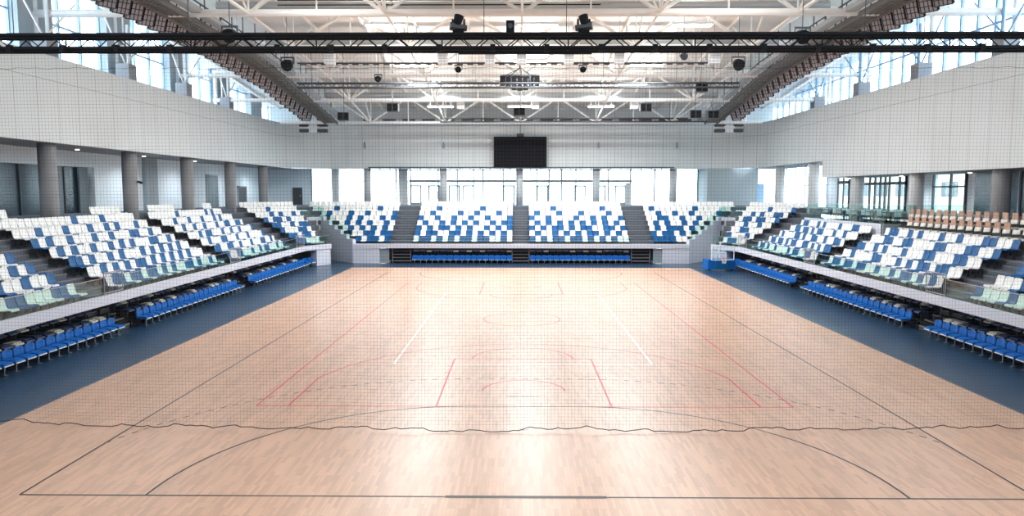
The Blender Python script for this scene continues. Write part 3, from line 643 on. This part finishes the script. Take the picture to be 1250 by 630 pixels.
# right terrace
T = secs[('side', 1)].T()
mb = MB(); mb.use(M['ledge']).box(29.6, 41.4, 4.35, 4.6, 3.0, 4.1, T); mb.use(M['greywall']).box(29.5, 29.75, 4.35, 9.5, 3.0, 4.1, T); mb.use(M['tread']).box(29.6, 41.4, 4.5, 9.4, 3.6, 4.0, T)
struct(mb.build('floor'), 'raised terrace above the right stand', 'terrace')
def glass_rail(name, pts, z0, z1, label, mt=None, step=1.45, thick=.015):
    # pts: polyline of (x, y); one glass pane per panel plus a thin handrail
    t = empty(name, (pts[0][0], pts[0][1], z0)); tag(t, label, 'glass railing'); base = Vector((pts[0][0], pts[0][1], z0))
    hr = MB(); po = MB()
    for a, b in zip(pts[:-1], pts[1:]):
        a = Vector((*a, 0)); b = Vector((*b, 0)); L = (b-a).length; n = max(1, round(L/step)); d = (b-a).normalized()
        for i in range(n):
            p = a+d*(L*i/n+.02); q = a+d*(L*(i+1)/n-.02)
            MB().bar(p-base+Vector((0, 0, (z0+z1)/2)), q-base+Vector((0, 0, (z0+z1)/2)), thick, z1-z0).build('glass_pane', mt or M['rail'], t)
        hr.bar(a-base+Vector((0, 0, z1+.012)), b-base+Vector((0, 0, z1+.012)), .03, .025)
    hr.build('handrail', M['chrome'], t); return t
for sx in (-1, 1):
    S_ = secs[('side', sx)]; nm = ['nearest', 'middle', 'far']
    g0 = [(4.2, 15.55), (17.1, 28.55), (30.25, 41.25)]
    for (a, b), w_ in zip(g0, ('nearest the camera', 'between the two nearer gates', 'between the middle and far gates')):
        glass_rail('glass_railing', [tuple(S_.p(a, .02, 0).xy), tuple(S_.p(b, .02, 0).xy)], 1.72, 2.42, 'greenish glass railing on the %s ledge, %s' % (SIDE[sx], w_))
    K = secs[('corner', sx)]
    glass_rail('glass_railing', [tuple(K.p(.1, .02, 0).xy), tuple(K.p(2.9, .02, 0).xy)], 1.72, 2.42, 'greenish glass railing at the far end of the %s ledge' % SIDE[sx])
    for (a, b), w_ in zip(aisles[1:], ('near', 'middle', 'far')):
        p = S_.p((a+b)/2, .0, 1.72); t = empty('railing_gate', p, PI/2); tag(t, 'grey barred safety gate at the foot of the %s stairs, %s stand' % (w_, SIDE[sx]), 'gate', 'barred gates on the %s ledge' % SIDE[sx])
        h = (b-a)/2-.04; mb = MB()
        mb.bar((-h, 0, .92), (h, 0, .92), .04, .04); mb.bar((-h, 0, .08), (h, 0, .08), .04, .04)
        for s_ in (-1, 1): mb.tube((s_*h, 0, 0), (s_*h, 0, .94), .028, 6)
        mb.build('frame', M['chrome'], t); mb = MB()
        for i in range(1, 11): mb.tube((-h+2*h*i/11, 0, .08), (-h+2*h*i/11, 0, .92), .011, 5)
        mb.build('bars', M['chrome'], t)
q0, q1, q2 = secs[('side', 1)].p(41.4, 4.45, 0), secs[('side', 1)].p(29.62, 4.45, 0), secs[('side', 1)].p(29.62, 9.3, 0)
glass_rail('glass_railing', [tuple(q0.xy), tuple(q1.xy), tuple(q2.xy)], 4.1, 5.2, 'tall greenish glass screen around the raised right terrace', step=1.7)
# terrace furniture
k = 0
def make_chair():
    t = empty('cafe_chair'); MB().box(-.2, .2, -.2, .2, .42, .46).build('seat', M['dark'], t); MB().box(-.2, .2, .17, .21, .5, .85).build('backrest', M['white'], t)
    for sx_ in (-1, 1):
        for sy_ in (-1, 1): MB().tube((sx_*.17, sy_*.17, 0), (sx_*.17, sy_*.17, .85 if sy_ > 0 else .42), .015, 5).build('leg', M['black'], t)
    return t
def make_table():
    t = empty('cafe_table'); MB().box(-.35, .35, -.35, .35, .72, .76).build('table_top', M['dark'], t); MB().tube((0, 0, .04), (0, 0, .72), .04, 8).build('pedestal', M['black'], t); MB().box(-.22, .22, -.22, .22, 0, .04).build('foot', M['black'], t)
    return t
ch0 = tb0 = None
for i in range(5):
    for j in range(2):
        y = 31.2+i*2.15; x = 22.9+j*1.9
        t = make_table() if tb0 is None else copy_tree(tb0); tb0 = tb0 or t; t.location = (x, y, 4.0)
        tag(t, 'small dark cafe table on the right terrace, %s row, %s from the camera' % (('front', 'back')[j], ORD[i]), 'table', 'terrace tables')
        for s_ in (-1, 1):
            c = make_chair() if ch0 is None else copy_tree(ch0); ch0 = ch0 or c; c.location = (x, y+.65*s_, 4.0); c.rotation_euler = (0, 0, 0 if s_ > 0 else PI)
            tag(c, 'dark cafe chair with pale back on terrace, %s side of %s %s table' % ('far' if s_ > 0 else 'near', ORD[i], ('front', 'back')[j]), 'chair', 'terrace chairs')
# ------------------------------------------------------------------ seats
def seat_mesh(mt, w_=.46, name='shell'):
    # moulded shell: profile from the front lip to the top of the back, seen from the side (y, z)
    prof = [(-.47, .375), (-.46, .42), (-.40, .435), (-.25, .415), (-.10, .41), (-.02, .44), (.02, .52), (.05, .64), (.085, .76), (.10, .82), (.105, .845)]
    wid = [.82, .94, 1, 1, .98, .96, .97, 1, 1, .93, .72]; us = (-1, -.72, -.3, .3, .72, 1); dish = (0.035, 0.008, 0, 0, .008, .035)
    v = []; n = len(prof); m_ = len(us)
    for th in (0, .028):
        for i, (y, z) in enumerate(prof):
            a = prof[max(i-1, 0)]; b = prof[min(i+1, n-1)]; dy, dz = b[0]-a[0], b[1]-a[1]; L = math.hypot(dy, dz); ny, nz = dz/L, -dy/L
            for u, dd in zip(us, dish):
                k = dd-th; v.append((u*w_/2*wid[i], y-ny*k*(-1 if False else 1)*1.0, z-nz*k)) if False else v.append((u*w_/2*wid[i], y-ny*(dd)+ny*th, z-nz*(dd)+nz*th))
    f = []; o = n*m_
    for i in range(n-1):
        for j in range(m_-1):
            a = i*m_+j; f += [(a, a+1, a+m_+1, a+m_), (o+a, o+a+m_, o+a+m_+1, o+a+1)]
        a = i*m_; f += [(a, a+m_, o+a+m_, o+a)]; a = i*m_+m_-1; f += [(a, o+a, o+a+m_, a+m_)]
    for j in range(m_-1): f += [(j, o+j, o+j+1, j+1)]; a = (n-1)*m_+j; f += [(a, a+1, o+a+1, o+a)]
    mb = MB(); mb.v = v; mb.f = f; mb.mats = []; return mb
SV = seat_mesh(None)
def shell_mesh(mt, nm):
    me = bpy.data.meshes.new(nm); me.from_pydata(SV.v, [], SV.f); me.materials.append(mt); me.polygons.foreach_set('use_smooth', [True]*len(me.polygons)); me.update(); return me
shell = {'W': shell_mesh(M['swhite'], 'white_shell'), 'B': shell_mesh(M['sblue'], 'blue_shell')}
brk = MB(); brk.box(-.03, .03, -.3, .2, .30, .40); brk.box(-.16, .16, -.1, -.04, .33, .41); brk.box(-.05, .05, .1, .24, .12, .38); brk.box(-.03, .03, -.09, -.03, 0, .33)
brm = bpy.data.meshes.new('seat_bracket'); brm.from_pydata(brk.v, [], brk.f); brm.materials.append(M['dark'])
allseats = []   # (colour, loc, rz, label, group)
def put(col, sec, su, k, lab, grp):
    p = sec.p(su, DEP*k+.85, TR1+RISE*k); allseats.append((col, p, sec.rz(), lab, grp))
L2 = ['WBBWBBWBBWBWBWWBBWBWWBW', 'WWBWBWBWBBWBWBWBWBWBWWW', 'BBWBWWBWBWWWBWBWBWBWBWW', 'WBWBWWBWWBWBWBWWWBBWWBW', 'BWBWWBWWWBWWBWWWBBWWBWW', 'WWWBWWWBWWWBWWBWBWWWBWW', 'WWWWWWWWWWWBWWWWBWWWWWW']
def rnd(k, n):
    p = [.47, .44, .42, .38, .30, .20, .10, .0][k]; s_ = ''; run = 0
    for i in range(n):
        c = 'B' if random.random() < p else 'W'
        if k < 5:
            if len(s_) > 1 and s_[-1] == s_[-2] == 'B': c = 'W'
            if len(s_) > 2 and s_[-3:] == 'WWW' and random.random() < .8: c = 'B'
        else:
            if s_[-1:] == 'B': c = 'W'
        s_ += c
    return s_
CN = {'W': 'white', 'B': 'blue'}; RW = ['front', 'second', 'third', 'fourth', 'fifth', 'sixth', 'seventh', 'top']
for sx in (-1, 1):
    S_ = secs[('side', sx)]; G_ = 'moulded seats of the %s stand' % SIDE[sx]
    blocks = [(2, 4.2, 22, 'before the near stairs'), (1, 17.3, 23, 'beyond the near stairs'), (3, 30.4, 22, 'beyond the middle stairs')]
    for bid, y0, n, where_ in blocks:
        for k in range(8):
            if sx > 0 and k >= 5: continue
            pat = L2[k] if (sx < 0 and bid == 1 and k < 7) else rnd(k, n)
            for i in range(n):
                y = y0+.25+.495*i
                if k == 7:
                    if not (14.9 < y < 19.4 or 25.5 < y < 28.5 or 32 < y < 35.6 or 40 < y < 41.2): continue
                if k >= 6 and any(abs(y-c) < .65 for c in cy_side) and k == 7: continue
                if y < 8.5+k*1.2: continue
                cnt = n-1-i if bid == 2 else i
                put(pat[i], S_, y, k, '%s seat, %s row of %s stand, %s %s' % (CN[pat[i]], RW[k], SIDE[sx], od(cnt), where_), G_)
    K = secs[('corner', sx)]
    for k in range(8):
        n = 5+k; pat = rnd(max(0, k-1) if k < 7 else 7, n)
        for i in range(n): put(pat[i], K, .35+.5*i-.12*k, k, '%s seat, %s row of %s corner block, %s beyond the far stairs' % (CN[pat[i]], RW[k], SIDE[sx], od(i)), 'seats of the %s corner block' % SIDE[sx])
FS = secs[('far', 0)]
blue2 = [[1, 2, 4, 6, 8, 9, 11, 12, 15], [0, 2, 3, 6, 7, 9, 11, 13, 15], [0, 2, 4, 5, 7, 9, 12, 14, 16], [1, 4, 6, 8, 10, 13, 15, 16], [0, 3, 6, 9, 12, 16], [2, 7, 10, 14], [3, 11], []]
blue3 = [[0, 2, 4, 5, 7, 8, 10, 12, 14], [1, 4, 6, 8, 10, 11, 13, 15], [0, 2, 4, 5, 7, 9, 10, 13, 14, 16], [1, 3, 5, 7, 9, 11, 13, 15], [0, 3, 8, 11, 13, 16], [1, 5, 9, 14], [4, 13], []]
blue1 = [[0, 2, 3, 5], [0, 1, 3, 4], [1, 3, 5, 7], [1, 4, 6, 8], [0, 2, 6, 8], [0, 5, 8, 12], [3, 11], []]
blue4 = [[0, 1, 2, 3], [0, 2, 3, 5], [1, 3, 4, 5, 7], [1, 3, 6, 8], [2, 3, 6, 9], [2, 5, 8, 13], [1, 9], []]
edge = [14.0, 14.7, 15.5, 16.2, 16.9, 18.3, 19.2, 19.8]
for k in range(8):
    for bi, (bl, x0) in enumerate(((blue2, -9.2), (blue3, .75))):
        for i in range(17):
            c = 'B' if i in bl[k] else 'W'; put(c, FS, x0+.25+.5*i, k, '%s seat, %s row of far stand, %s from left in block %s of centre stairs' % (CN[c], RW[k], ORD[i], ('left', 'right')[bi]), 'seats of the far stand')
    n = int((edge[k]-11.15)/.5+.6)
    for i in range(n):
        c = 'B' if i in blue1[k] else 'W'; put(c, FS, -11.15-.25-.5*i, k, '%s seat, %s row of far stand, outer left block, %s from its stairs' % (CN[c], RW[k], od(i)), 'seats of the far stand')
        c = 'B' if i in blue4[k] else 'W'; put(c, FS, 11.25+.25+.5*i, k, '%s seat, %s row of far stand, outer right block, %s from its stairs' % (CN[c], RW[k], od(i)), 'seats of the far stand')
cp = Vector((-.1438, -13.627, 5.944))
def inview(p):
    d = p-cp; Z = d.dot(F_); return Z > 1 and abs(d.dot(R_)/Z) < .725 and abs(d.dot(U_)/Z) < .37
for col in 'WB':
    lst = sorted([s for s in allseats if s[0] == col and inview(s[1]+Vector((0, 0, .6)))], key=lambda s: (s[1]-cp).length)
    near, rest = lst[:300], lst[300:]
    for _, p, rz, lab, grp in near:
        o = bpy.data.objects.new('%s_stadium_seat' % CN[col], shell[col]); C.objects.link(o); o.location = p; o.rotation_euler = (0, 0, rz); tag(o, lab, 'seat', grp)
        if True:
            b = bpy.data.objects.new('bracket', brm); C.objects.link(b); b.parent = o
    if rest:
        mb = MB().use(M['swhite'] if col == 'W' else M['sblue'])
        for _, p, rz, lab, grp in rest:
            T = Matrix.Translation(p) @ Matrix.Rotation(rz, 4, 'Z'); mb.poly([T @ Vector(v) for v in SV.v], SV.f)
        o = mb.build('%s_stadium_seat' % CN[col], smooth=True); tag(o, 'remaining distant %s moulded seats of the stands, small in the view' % CN[col], 'seat', None, 'stuff')
# far stand concrete
rows = [(-edge[k], edge[k]) for k in range(8)]
stand(FS, rows, 'floor', 'stepped concrete of the far stand')
for a, b, w_ in ((-10.95, -9.3, 'left'), (-.72, .72, 'centre'), (9.35, 11.1, 'right')): aisle_steps(FS, a, b, 7, '%s stair of the far stand' % w_)
for a, b, w_ in ((-10.95, -9.3, 'left'), (-.68, .68, 'centre'), (9.35, 11.1, 'right')):
    # barrier at the top of each stair
    t = empty('stair_barrier', ((a+b)/2, 53.9, 4.7)); tag(t, 'thin grey rail across the top of the far stand %s stairs' % w_, 'barrier'); h = (b-a)/2
    mb = MB(); mb.tube((-h, 0, .75), (h, 0, .75), .025, 6); mb.build('top_rail', M['chrome'], t); mb = MB(); mb.tube((-h, 0, 0), (-h, 0, .75), .02, 5); mb.tube((h, 0, 0), (h, 0, .75), .02, 5); mb.build('post', M['chrome'], t)
lg = MB().use(M['ledge']).box(-14.2, 14.2, 46.78, 47.05, 1.3, 1.66); struct(lg.build('trim_9'), 'white parapet ledge of the far stand', 'parapet')
glass_rail('glass_railing', [(-9.2, 46.9), (-.8, 46.9)], 1.66, 2.2, 'low glass railing on the far ledge, left of centre stairs', step=2.1); glass_rail('glass_railing', [(.8, 46.9), (9.3, 46.9)], 1.66, 2.2, 'low glass railing on the far ledge, right of centre stairs', step=2.1)
for sx in (-1, 1):
    struct(MB().box(min(sx*14.2, sx*11.95), max(sx*14.2, sx*11.95), 46.85, 47.3, 0, 1.3).build('wall_front', M['ledge']), 'white box wall at the %s foot of the far stand' % SIDE[sx], 'wall')
    # diagonal side wall stepping up with the rows
    mb = MB(); top = [(14.2, 46.9), (18.4, 51.6)]
    n = 6
    for i in range(n):
        a = (14.2+4.2*i/n, 46.9+4.7*i/n); b = (14.2+4.2*(i+1)/n, 46.9+4.7*(i+1)/n)
        mb.prism([(sx*a[0], a[1]), (sx*b[0], b[1]), (sx*(b[0]-.22), b[1]+.2), (sx*(a[0]-.22), a[1]+.2)][::sx], 0, 1.62+.36*i+.42)
    struct(mb.build('wall_back', M['ledge']), 'grey diagonal side wall of the far stand, %s' % SIDE[sx], 'wall')
    t = empty('glass_railing', (sx*14.2, 46.9, 1.6)); tag(t, 'sloping glass balustrade on the %s diagonal wall of the far stand' % SIDE[sx], 'glass railing')
    for i in range(n):
        a = Vector((sx*4.2*i/n, 4.7*i/n, .44+.36*i)); b = Vector((sx*4.2*(i+1)/n, 4.7*(i+1)/n, .44+.36*i)); mb = MB()
        off = Vector((-.012*sx, .01, 0))
        q = [a, b, b+Vector((0, 0, .95)), a+Vector((0, 0, .65))]; mb.poly(q+[p+off for p in q], [(0, 1, 2, 3), (7, 6, 5, 4), (0, 4, 5, 1), (1, 5, 6, 2), (2, 6, 7, 3), (3, 7, 4, 0)]); mb.build('glass_pane', M['rail'], t)
    # bridge between the corner block and the far stand
    mb = MB(); A = (sx*20.6, 50.3); B = (sx*17.9, 51.4)
    mb.prism([A, B, (sx*18.4, 57), (sx*23, 57)][::sx], 2.6, 3.4); struct(mb.build('floor', M['ledge']), 'white bridge slab in the far %s corner' % SIDE[sx], 'bridge')
    mb = MB(); mb.bar((A[0]-.0, A[1]-.05, 3.62), (B[0], B[1]-.05, 3.62), .3, .3); mb.bar((A[0], A[1]+.2, 3.1), (B[0], B[1]+.2, 3.1), .2, .9); struct(mb.build('trim_9', M['ledge']), 'white parapet of the far %s corner bridge' % SIDE[sx], 'parapet')
    mb = MB(); mb.prism([(sx*21.5, 56.8), (sx*16.5, 56.8), (sx*16.5, 57), (sx*21.5, 57)][::-sx], 0, 2.6); struct(mb.build('wall_back', M['greywall']), 'wall inside the %s player entrance' % SIDE[sx], 'wall')
    glass_rail('glass_railing', [A, B], 3.78, 4.7, 'glass railing on the far %s corner bridge' % SIDE[sx], step=1.5)
t = empty('entrance_sign', (17.9, 51.1, 2.25)); tag(t, 'small black display under the right corner bridge', 'display'); MB().box(-.5, .5, 0, .12, -.32, .32).build('cabinet', M['black'], t); MB().box(-.46, .46, -.015, 0, -.28, .28).build('screen', M['screen'], t)
MB().box(-.03, .03, .02, .1, .32, .7).build('bracket', M['chrome'], t)
struct(MB().box(-11.9, 11.9, 49.2, 49.4, 0, 1.3).build('wall_front', M['riser']), 'dark wall under the far stand', 'wall')
for x, w_ in ((-11.55, 'left'), (11.6, 'right')):
    d = MB().box(x-.38, x+.38, 47.1, 47.2, 0, 1.25).build('trim_9', M['pier']); struct(d, 'small grey hatch at %s end of far lower seats' % w_, 'hatch')
# ------------------------------------------------------------------ lower telescopic seats
def lower_proto(mt):
    t = empty('tip_up_seat')
    # backrest: curved plate with rounded crown
    mb = MB(); n = 7; v = []
    for th in (0, .05):
        for j, (z, wv) in enumerate(((.38, .92), (.47, .98), (.56, 1), (.64, .96), (.69, .8), (.715, .5))):
            for i in range(n): u = -1+2*i/(n-1); v.append((u*.245*wv, .02+th+.05*(z-.38)-.03*u*u*(1 if th == 0 else .6), z))
    f = []; o_ = 6*n
    for j in range(5):
        for i in range(n-1): a = j*n+i; f += [(a, a+1, a+n+1, a+n), (o_+a, o_+a+n, o_+a+n+1, o_+a+1)]
        a = j*n; f += [(a, a+n, o_+a+n, o_+a)]; a = j*n+n-1; f += [(a, o_+a, o_+a+n, a+n)]
    for i in range(n-1): f += [(i, o_+i, o_+i+1, i+1)]; a = 5*n+i; f += [(a, a+1, o_+a+1, o_+a)]
    mb.poly(v, f); mb.build('backrest', mt, t, smooth=True)
    mb = MB(); mb.poly([(-.23, 0, .42), (.23, 0, .42), (.21, -.42, .40), (-.21, -.42, .40), (-.23, 0, .34), (.23, 0, .34), (.21, -.43, .32), (-.21, -.43, .32), (-.18, -.2, .435), (.18, -.2, .435)], [(0, 8, 9, 1), (8, 3, 2, 9), (0, 3, 8), (1, 9, 2), (4, 5, 6, 7), (0, 1, 5, 4), (3, 7, 6, 2), (0, 4, 7, 3), (1, 2, 6, 5)]); mb.build('seat_pan', mt, t)
    mb = MB(); mb.box(-.21, .21, -.46, -.42, .305, .335); mb.build('front_trim', M['swhite'], t)
    mb = MB(); mb.box(-.02, .02, -.30, .0, .27, .33); mb.tube((0, -.28, 0), (0, -.28, .31), .022, 6); mb.box(-.06, .06, -.36, -.2, 0, .015); mb.build('leg', M['chrome'], t)
    return t
lp = None
def folded_proto(mt):
    t = MB(); t.poly([(-.22, -.42, .0), (.22, -.42, .0), (.23, .0, .05), (-.23, .0, .05), (-.2, -.44, -.06), (.2, -.44, -.06), (.22, 0, -.03), (-.22, 0, -.03)], [(0, 1, 2, 3), (7, 6, 5, 4), (0, 4, 5, 1), (1, 5, 6, 2), (2, 6, 7, 3), (3, 7, 4, 0)])
    t.box(-.2, .2, -.34, -.06, .02, .06)
    return t
fm = {}
for nm, mt in (('W', M['cream']), ('B', M['dblue'])):
    me = bpy.data.meshes.new('folded_seat'); q = folded_proto(mt); me.from_pydata(q.v, [], q.f); me.materials.append(mt); fm[nm] = me
def seat_row(sec, a, b, v, lab, grp, nseat=None, z=0):
    global lp
    n = nseat or int((b-a)/.55); st = (b-a)/n
    for i in range(n):
        t = lower_proto(M['bblue']) if lp is None else copy_tree(lp)
        lp = lp or t
        t.location = sec.p(a+st*(i+.5), v, z); t.rotation_euler = (0, 0, sec.rz()); tag(t, lab % od(i), 'seat', grp)
def folded_row(sec, a, b, v, z, r, lab, grp, ph):
    n = int((b-a)/.55); st = (b-a)/n
    for i in range(n):
        c = 'W' if (i+ph) % 4 == 0 or (i*7+ph) % 11 == 3 and r == 1 else 'B'
        o = bpy.data.objects.new('folded_seat', fm[c]); C.objects.link(o); o.location = sec.p(a+st*(i+.5), v, z); o.rotation_euler = (0, 0, sec.rz())
        tag(o, lab % ('cream' if c == 'W' else 'navy', od(i)), 'seat', grp)
for sx in (-1, 1):
    S_ = secs[('side', sx)]
    T = S_.T(); tel = MB()
    tel.use(M['black']); 
    tel.box(5, 43.2, .16, .24, 0.02, .36, T); tel.box(5, 43.2, .24, .9, .30, .36, T); tel.box(5, 43.2, .86, .94, .3, .66, T); tel.box(5, 43.2, .94, 2.2, .62, .68, T)
    for i in range(34): tel.box(5.3+i*1.12, 5.36+i*1.12, .05, .8, .0, .34, T)
    o = tel.build('telescopic_platform'); tag(o, 'black retracted telescopic seating platform under the %s ledge' % SIDE[sx], 'seating platform')
    for bi, (a, b, w_) in enumerate(((8.4, 16.2, 'before the near lower stairs'), (17.9, 29.4, 'beyond the near lower stairs'), (31.2, 43.0, 'beyond the middle lower stairs'))):
        seat_row(S_, a, b, -.05, 'bright blue tip-up seat at floor level, %s side, %%s %s' % (SIDE[sx], w_), 'floor level seats, %s side' % SIDE[sx])
        folded_row(S_, a, b, .72, .70, 1, '%%s folded seat, lower folded row, %s side, %%s %s' % (SIDE[sx], w_), 'folded seats, %s side' % SIDE[sx], bi)
        folded_row(S_, a, b, 1.3, .96, 2, '%%s folded seat, upper folded row, %s side, %%s %s' % (SIDE[sx], w_), 'folded seats, %s side' % SIDE[sx], bi+2)
    for i in range(36):
        for c_ in ((.4, .75, .36, .68), (1.0, 1.35, .68, .94)): MB().box(5.4+i*1.05, 5.44+i*1.05, *c_, T).build('seat_support', M['dark'], o)
    K = secs[('corner', sx)]
    seat_row(K, .1, 1.2, .35, 'bright blue tip-up seat beside the white wall end, %s side, %%s' % SIDE[sx], 'last floor seats %s side' % SIDE[sx], 2)
    for (a, b), w_ in (((16.3, 17.8), 'near'), ((29.5, 31.1), 'middle')):
        t = MB(); 
        for k in range(4): t.use(M['dark']).box(a, b, .1+.35*k, .5+.35*k, .0, .2+.22*k, T); t.use(M['step']).box(a, b, .095+.35*k, .13+.35*k, .17+.22*k, .205+.22*k, T)
        tag(t.build('floor_stair'), 'dark steps up through the %s gap of the %s lower seats' % (w_, SIDE[sx]), 'stair')
        p = S_.p((a+b)/2, .25, 0); t = empty('handrail', p, PI/2); tag(t, 'white bracket handrail above the %s lower steps, %s side' % (w_, SIDE[sx]), 'handrail')
        mb = MB(); mb.tube((-.75, 0, 1.28), (.75, 0, 1.28), .025, 6); mb.build('rail', M['swhite'], t)
        mb = MB(); mb.tube((-.75, 0, .9), (-.75, 0, 1.28), .022, 6); mb.tube((.75, 0, .9), (.75, 0, 1.28), .022, 6); mb.tube((-.75, 0, 0), (-.75, 0, .9), .022, 6); mb.build('post', M['dark'], t)
far_lower = Sec((0, 46.75), math.radians(90), 1)
for x0, w_ in ((-9.2, 'left'), (.75, 'right')):
    seat_row(far_lower, x0, x0+8.5, .2, 'bright blue tip-up seat in far floor row %s of centre, %%s from left' % w_, 'far floor row seats', 17, 0)
    folded_row(far_lower, x0, x0+8.5, .95, 1.0, 1, '%%s folded seat under the far ledge %s of centre, %%s from left' % w_, 'folded seats under the far ledge', 2)
tel = MB().use(M['black']); tel.box(-11.1, 11.1, 47.35, 47.42, 0, .5); tel.box(-11.1, 11.1, 47.42, 48.1, .45, .5); tel.box(-11.1, 11.1, 48.1, 48.2, .45, .93); tel.use(M['step'])
for x in (-10.9, -9.35, -.72, .72, 9.4, 10.95): tel.box(x-.03, x+.03, 47.2, 47.25, 0, 1.2)
for a, b in ((-10.9, -9.35), (-.7, .7), (9.45, 10.95)):
    for k in range(4): tel.box(a, b, 46.95+.28*k, 47.0+.28*k, .18+.25*k, .24+.25*k)
tag(tel.build('telescopic_platform'), 'black telescopic platform with steps under the far ledge', 'seating platform')
# ------------------------------------------------------------------ wooden-backed seats, right upper block
def vip():
    t = empty('press_seat'); mb = MB(); mb.box(-.23, .23, -.48, .02, .38, .48); mb.build('seat', M['leather'], t)
    mb = MB(); mb.poly([(-.23, .0, .44), (.23, .0, .44), (.24, .07, .8), (-.24, .07, .8), (-.23, .08, .44), (.23, .08, .44), (.22, .14, .8), (-.22, .14, .8), (0, -.03, .6)], [(0, 1, 8), (1, 2, 8), (2, 3, 8), (3, 0, 8), (4, 7, 6, 5), (0, 4, 5, 1), (1, 5, 6, 2), (2, 6, 7, 3), (3, 7, 4, 0)]); mb.build('backrest', M['leather'], t)
    MB().box(-.2, .2, .09, .13, .78, 1.12).build('wooden_headpanel', M['wood'], t)
    mb = MB(); mb.box(-.29, -.25, -.35, .05, 0, .62); mb.build('armrest', M['dark'], t); mb = MB(); mb.box(.25, .29, -.35, .05, 0, .62); mb.build('armrest', M['dark'], t)
    return t
v0_ = None; v1_ = None; S_ = secs[('side', 1)]
for r, k in enumerate((5, 6)):
    cnt = 0; y = 29.0
    while y > 13:
        miss = (r == 0 and 16.5 < y < 19)
        if not (r == 0 and y > 28.2):
            if v0_ is None: t = vip(); v0_ = t
            elif miss:
                t = copy_tree(v0_); ch = [c for c in t.children if c.name.startswith('wooden_headpanel')]
                for c in ch: bpy.data.objects.remove(c)
            else: t = copy_tree(v0_)
            t.location = S_.p(y, DEP*k+.85, TR1+RISE*k+(0.0)); t.rotation_euler = (0, 0, S_.rz())
            tag(t, '%s upholstered seat, %s row behind right stand, %s from the terrace' % ('plain white' if miss else 'wood-topped white', ('lower', 'upper')[r], od(cnt)), 'seat', 'wood-topped seats on the right'); cnt += 1
        y -= .68
# ------------------------------------------------------------------ basketball hoop
t = empty('basketball_hoop', (15.4, 41.6, 0), math.radians(8)); tag(t, 'portable basketball hoop with blue padded base, parked in far right corner', 'basketball hoop')
mb = MB(); mb.box(-1.1, 1.1, -.2, .9, .12, .86); mb.box(-1.2, 1.2, -.25, .95, .1, .16); mb.build('padded_base', M['bblue'], t)
mb = MB(); mb.box(-.62, .62, -.45, -.2, .12, .8); mb.build('front_pad', M['sblue'], t)
for sx_ in (-1, 1):
    for sy_ in (0, .7): MB().tube((sx_*.9-.04, sy_, .1), (sx_*.9+.04, sy_, .1), .1, 12).build('wheel', M['black'], t)
mb = MB(); mb.bar((-.25, .5, .6), (-.12, .0, 1.6), .07, .07); mb.bar((.25, .5, .6), (.12, .0, 1.6), .07, .07); mb.bar((0, .8, .6), (0, .1, 2.2), .08, .08); mb.build('arm', M['swhite'], t)
bb = MB().box(-.9, .9, -.32, -.3, .85, 1.9).build('backboard', M['pane'], t)
mb = MB()
for a in ((-.93, -.87, .82, 1.93), (.87, .93, .82, 1.93), (-.93, .93, .82, .88), (-.93, .93, 1.87, 1.93), (-.3, -.26, .98, 1.43), (.26, .3, .98, 1.43), (-.3, .3, .98, 1.02), (-.3, .3, 1.39, 1.43)): mb.box(a[0], a[1], -.34, -.28, a[2], a[3])
mb.build('frame', M['swhite'], bb)
mb = MB()
for i in range(16): a = i*PI/8; mb.tube((.225*math.cos(a), -.6+.225*math.sin(a), 1.0), (.225*math.cos(a+PI/8), -.6+.225*math.sin(a+PI/8), 1.0), .012, 5)
mb.box(-.08, .08, -.38, -.32, .92, 1.02); rim = mb.build('rim', M['orange'], t)
mb = MB()
for i in range(12):
    a = i*PI/6
    for s_ in (-1, 1): mb.tube((.22*math.cos(a), -.6+.22*math.sin(a), .99), (.12*math.cos(a+s_*.5), -.6+.12*math.sin(a+s_*.5), .6), .008, 4)
mb.build('hoop_net', M['cloth'], rim)
# little fittings on the concourses; most downlights added to brighten the walls
dl = bpy.data.lights.new('downlight_lamp', 'SPOT'); dl.energy = 170; dl.spot_size = math.radians(150); dl.spot_blend = .8; dl.shadow_soft_size = .3; dl.color = (.86, .94, 1)
for sx in (-1, 1):
    zz = 8.38
    for k, y in enumerate((19.0, 26.8, 34.0, 41.5, 49.0, 56.0)):  # only two on the left are seen, the others are added fill
        if sx > 0: zz = 7.1 if y < 41.8 else 8.38
        t = empty('downlight', (sx*24.9, y, zz)); tag(t, 'small glowing downlight in mostly added set under the %s concourse soffit, %s from the camera' % (SIDE[sx], ORD[k]), 'downlight', 'concourse downlights')
        MB().tube((0, 0, -.05), (0, 0, 0), .1, 12).build('lens', M['lamp'], t); MB().tube((0, 0, -.03), (0, 0, .02), .14, 12).build('ring', M['white'], t)
        lo = bpy.data.objects.new('downlight_lamp', dl); C.objects.link(lo); lo.parent = t; lo.location = (0, 0, -.1)
t = empty('wall_camera', (-23.3, 30.0, 6.6)); tag(t, 'tiny black camera on the third left column', 'camera'); MB().box(0, .1, -.06, .06, -.06, .06).build('mount', M['dark'], t); MB().tube((.08, 0, 0), (.32, -.1, -.06), .07, 8).build('body', M['black'], t)
